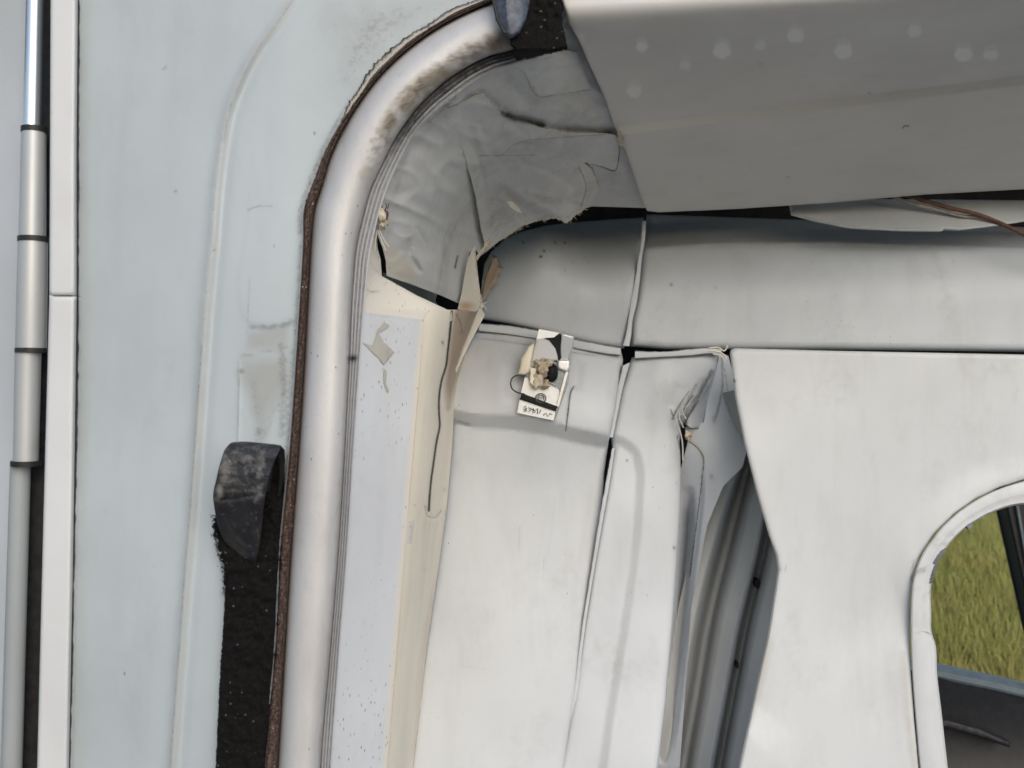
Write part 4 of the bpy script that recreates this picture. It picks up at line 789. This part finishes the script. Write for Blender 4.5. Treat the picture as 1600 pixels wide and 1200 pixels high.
# ================================================================== white partition with window
po = [(1142, 552), (1143, 547), (1148, 544), (1300, 548), (1600, 554), (1950, 562), (1950, 1500), (1075, 1500), (1120, 1320), (1156, 1200), (1182, 1080), (1202, 990), (1213, 920), (1217, 890), (1214, 868), (1203, 838), (1185, 775), (1165, 695), (1150, 620)]
hole = [(1950, 795), (1700, 780), (1612, 788), (1590, 789), (1560, 797), (1528, 812), (1500, 832), (1478, 857), (1462, 885), (1455, 915), (1455, 960), (1456, 990), (1461, 1005), (1464, 1050), (1472, 1120), (1481, 1200), (1500, 1350), (1510, 1500)]
rim_o = [(1960, 745), (1700, 735), (1640, 742), (1600, 751), (1562, 763), (1525, 781), (1490, 806), (1461, 836), (1438, 872), (1427, 905), (1423, 950), (1423, 1000), (1425, 1050), (1430, 1120), (1437, 1200), (1455, 1350), (1465, 1510)]
pd = tps([(1142, 545, 1.50), (1950, 560, 1.47), (1217, 890, 1.50), (1100, 1500, 1.50), (1950, 1500, 1.47), (1400, 700, 1.495), (1300, 950, 1.505), (1420, 1150, 1.495)])
pp = po[:6]+[(1950, 740), (1700, 733), (1640, 740), (1600, 749), (1562, 761), (1524, 779), (1489, 804), (1459, 834), (1436, 871), (1425, 905), (1421, 950), (1421, 1000), (1423, 1050), (1428, 1120), (1435, 1200), (1453, 1350), (1464, 1500)]+po[7:]
part = thing('partition_panel', 'large white partition panel with an arched window cut-out', 'partition', (1300, 1200, 1.5))
sheet('panel_face', pp, pd, M['board'], part, step=8, thick=.006, roll=(7, .004), bump=.0022, bscale=170,
      creases=[([(x-26, y-20) for x, y in rim_o[1:10]]+[(1397, 950), (1395, 1050), (1400, 1200)], 'step', 16, .004, 60), ([(1160, 1200), (1300, 1080), (1420, 985), (1430, 980)], 'step', 40, -.004, 300), ([(1160, 1140), (1280, 1010), (1450, 930)], 'groove', 70, .007)],  # wide diagonal step and groove shape in a soft shadow across the board
      dirt_shade=[('tint', 'area', [(1400, 640), (1430, 640), (1435, 700), (1410, 720), (1390, 690)], 30, .22), ('tint', 'area', [(1500, 640), (1560, 660), (1560, 700), (1490, 690)], 30, .18), ('tint', 'line', [(1200, 1000), (1190, 1060), (1170, 1130)], 9, .4), ('dirt_shade', 'line', [(1428, 870), (1423, 905)], 2, .5), ('dirt_shade', 'line', [(1600, 752), (1560, 764), (1524, 782)], 1.5, .5),
            ('tint', 'line', [(1412, 1020), (1418, 1120), (1430, 1200)], 8, .4), ('dirt_shade', 'spot', (1436, 582), (2.5, 2), .6), ('dirt_shade', 'spot', (1427, 630), (2, 1.5), .5), ('dirt_shade', 'spot', (1148, 595), (3, 2), .8)]
      +[('dirt_shade', 'line', [(1219+i*4, 893-abs(i-1)*1), (1221+i*4, 883)], .9, .5) for i in range(3)])
rA, rB = pair([rim_o[i]+(hole[min(i+1, 17)] if False else hole[min(i, 17)]) for i in range(17)], 8)
# match the rows by nearest height/angle
ro = crom(rim_o, n=12); hi_ = crom(hole, n=12)
def al(c): d = np.r_[0, np.cumsum(np.hypot(*np.diff(c, axis=0).T))]; return d/d[-1]
def rs(c, k, keys): return c
cx, cy = 1640, 960
def ang(c): return np.arctan2(c[:, 1]-cy, c[:, 0]-cx)
def polar(c, th):
    out = []
    for t in th:
        d = np.array([math.cos(t), math.sin(t)]); best = None
        for a, b in zip(c[:-1], c[1:]):
            M_ = np.array([d, -(b-a)]).T
            if abs(np.linalg.det(M_)) < 1e-9: continue
            s, u = np.linalg.solve(M_, a-np.array([cx, cy]))
            if s > 0 and -1e-6 <= u <= 1+1e-6: best = (cx+d[0]*s, cy+d[1]*s); break
        out.append(best if best else (np.nan, np.nan))
    return np.array(out)
th = np.r_[np.linspace(-.62, -math.pi, 70), np.linspace(math.pi-.02, 1.92, 40)]
A = polar(ro, th); B = polar(hi_, th); okk = ~(np.isnan(A).any(1) | np.isnan(B).any(1)); A, B = A[okk], B[okk]
def rmd(T, D):
    m = len(A); D['dirt_shade'][:m] = .6; k = (len(D['dirt_shade'])//m)
    u = vnoise(T, 9, 8); D['dirt_shade'] = np.maximum(D['dirt_shade'], np.where(u > .2, .42, .05)*np.clip(1-np.abs(T[:, 1]-880)/160, 0, 1))
strip('window_rim', A, B, [(0, -.002), (.05, .002), (.12, .0035), (.5, .0048), (.62, .0040), (.68, .0028), (.92, .0026), (1, -.003)], lambda p: np.full(len(p), 1.493), M['board'], part, dirtf=rmd)
for o_ in ([(1452, 912), (1455, 896), (1462, 882), (1465, 886), (1460, 898), (1457, 910)], [(1458, 880), (1466, 866), (1476, 856), (1478, 861), (1468, 874), (1462, 884)], [(1510, 822), (1518, 817), (1522, 822), (1514, 827)]):
    sheet('bare_metal_chip', o_, flat(1.4895), M['blueplate'], part, step=3, thick=.008, jag=.6)
tube('rim_crack', P(*np.array([(1432, 990), (1438, 987), (1448, 987), (1455, 991)], float).T, 1.4885), .0005, M['pillar'], part, 6)

# ================================================================== far side door seen through the window
fdr = thing('far_side_door', 'dark trimmed far side door with black window post and blue-grey top edge', 'vehicle door', (1600, 1200, 2.35))
sheet('window_post', [(1500, 560), (1545, 560), (1572, 800), (1600, 925), (1640, 1100), (1680, 1130), (1700, 1120), (1650, 900), (1622, 760), (1600, 560)], flat(2.34), M['trim'], fdr, step=20, thick=.05, roll=(6, .015))
sheet('post_gasket', [(1588, 790), (1592, 790), (1616, 925), (1612, 925)], flat(2.33), M['trimtop'], fdr, step=6, thick=.004)
capA = crom([(1380, 1022), (1464, 1036), (1500, 1044), (1540, 1052), (1600, 1066), (1800, 1120)], n=10); capB = capA+np.array([2, 24])
strip('trim_cap', capA, capB, [(0, 0), (.15, .03), (.5, .05), (.85, .05), (1, .045)], flat(2.36), M['trimtop'], fdr)
sheet('door_trim', [(1380, 1040), (1464, 1054), (1540, 1070), (1600, 1084), (1800, 1138), (1800, 1500), (1380, 1500)], lambda p: 2.31+.02*np.sin((p[:, 1]-1050)/60), M['trim'], fdr, step=14, thick=.04)
sheet('armrest', [(1440, 1120), (1480, 1124), (1530, 1138), (1580, 1160), (1577, 1168), (1525, 1150), (1478, 1137), (1440, 1132)], flat(2.27), M['web'], fdr, step=6, thick=.03, roll=(4, .01))

# ================================================================== latch plate
lt = thing('latch_plate', 'tilted silver latch plate with black tape and torn cream putty on the pillar trim', 'latch plate', (850, 655, 1.55))
LY = 1.540
sheet('base_plate', [(842, 514), (897, 525), (888, 600), (867, 657), (808, 645), (820, 590)], flat(LY), M['blueplate'], lt, step=4, thick=.006)
sheet('white_foil', [(842, 514), (874, 520), (866, 527), (852, 528), (838, 532)], flat(LY-.003), M['label'], lt, step=3, thick=.0015)
sheet('black_tape', [(852, 529), (876, 521), (878, 530), (877, 560), (871, 566), (850, 560)], flat(LY-.0025), M['tape'], lt, step=3, thick=.001)
sheet('white_bracket', [(878, 521), (897, 526), (893, 545), (888, 562), (891, 566), (889, 579), (884, 580), (872, 576), (873, 562), (876, 560), (876, 540)], lambda p: LY-.006+.0002*(p[:, 1]-540), M['label'], lt, step=3, thick=.004, roll=(2.5, .0015))
sheet('bracket_tab', [(871, 563), (890, 563), (890, 577), (886, 581), (872, 576)], flat(LY-.012), M['label'], lt, step=3, thick=.005, roll=(2.5, .0015))
sheet('cream_cover', [(838, 530), (848, 529), (858, 532), (868, 545), (871, 556), (872, 563), (862, 564), (850, 562), (842, 566), (836, 574), (829, 573), (832, 552)], lambda p: LY-.007-.001*np.sin((p[:, 0]-830)/9), M['board'], lt, step=3, thick=.002, roll=(3, .002))
sheet('putty_fan', [(836, 534), (826, 541), (814, 560), (812, 575), (808, 586), (820, 586), (830, 582), (830, 565), (835, 545)], lambda p: LY-.002-.004*np.sin((p[:, 0]-808)/10), M['cream'], lt, step=3, thick=.004, roll=(3, .003), dirt_shade=[('dirt_shade', 'line', [(812, 584), (818, 560), (832, 538)], 1.2, .4)])
blob('putty_clod', 850, 574, LY-.014, 11, 12, .010, M['putty'], lt, 21, amp=1.2)
blob('putty_clod', 838, 592, LY-.010, 8, 14, .008, M['putty'], lt, 23, amp=1.2)
blob('putty_clod', 849, 600, LY-.010, 8, 8, .008, M['putty'], lt, 25, amp=1.3)
sheet('putty_tab', [(829, 574), (838, 576), (840, 602), (833, 603), (828, 598)], flat(LY-.018), M['cream'], lt, step=3, thick=.004, roll=(2, .001))
blob('rubber_knob', 862, 582, LY-.012, 10, 15, .010, M['tape'], lt, 27, amp=.12)
loop = crom([(822, 587), (810, 586), (801, 590), (798, 598), (800, 607), (808, 613), (820, 616)], n=8)
tube('wire_loop', P(*loop.T, LY-.006), .0011, M['webthin'], lt, 8)
sheet('lower_plate', [(820, 590), (860, 596), (880, 610), (876, 622), (870, 637), (812, 622)], flat(LY-.004), M['label'], lt, step=3, thick=.002, dirt_shade=[('dirt_shade', 'line', [(860, 600), (875, 608), (872, 630)], 2.5, .8)])
sheet('black_bar', [(815, 614), (871, 635), (868, 643), (812, 624)], flat(LY-.008), M['tape'], lt, step=3, thick=.004, roll=(2, .001))
sheet('foil_strip', [(812, 624), (868, 643), (865, 657), (808, 645)], flat(LY-.004), M['label'], lt, step=3, thick=.002)
sheet('plate_edge', [(884, 580), (888, 581), (873, 636), (870, 634)], flat(LY-.005), M['label'], lt, step=3, thick=.002)
t_ = np.linspace(0, 2*math.pi, 25)
tube('emblem_ring', P(845+8*np.cos(t_), 622+7*np.sin(t_), LY-.0095), .0008, M['webthin'], lt, 5)
t_ = np.linspace(math.pi, 2*math.pi, 13)
tube('emblem_ring', P(845+5.4*np.cos(t_), 622+4.6*np.sin(t_), LY-.0095), .0006, M['webthin'], lt, 5)
tube('emblem_peak', P(np.array([840, 843, 845, 848, 850.]), np.array([625, 620, 623, 619, 625.]), LY-.0095), .0007, M['webthin'], lt, 5)
ch = [[(818, 638), (821, 634), (823, 639), (819, 643), (824, 642)], [(826, 636), (829, 641), (826, 644)], [(831, 640), (834, 638), (832, 646), (837, 643)], [(837, 641), (840, 638), (840, 647)], [(843, 646), (845, 640)], [(849, 649), (853, 645), (856, 651), (859, 646), (863, 648)], [(818, 641), (823, 638)], [(829, 638), (836, 642)]]
for q in ch:
    tube('scribbled_mark', P(*np.array(q, float).T, LY-.0063), .00055, M['tape'], lt, 5)
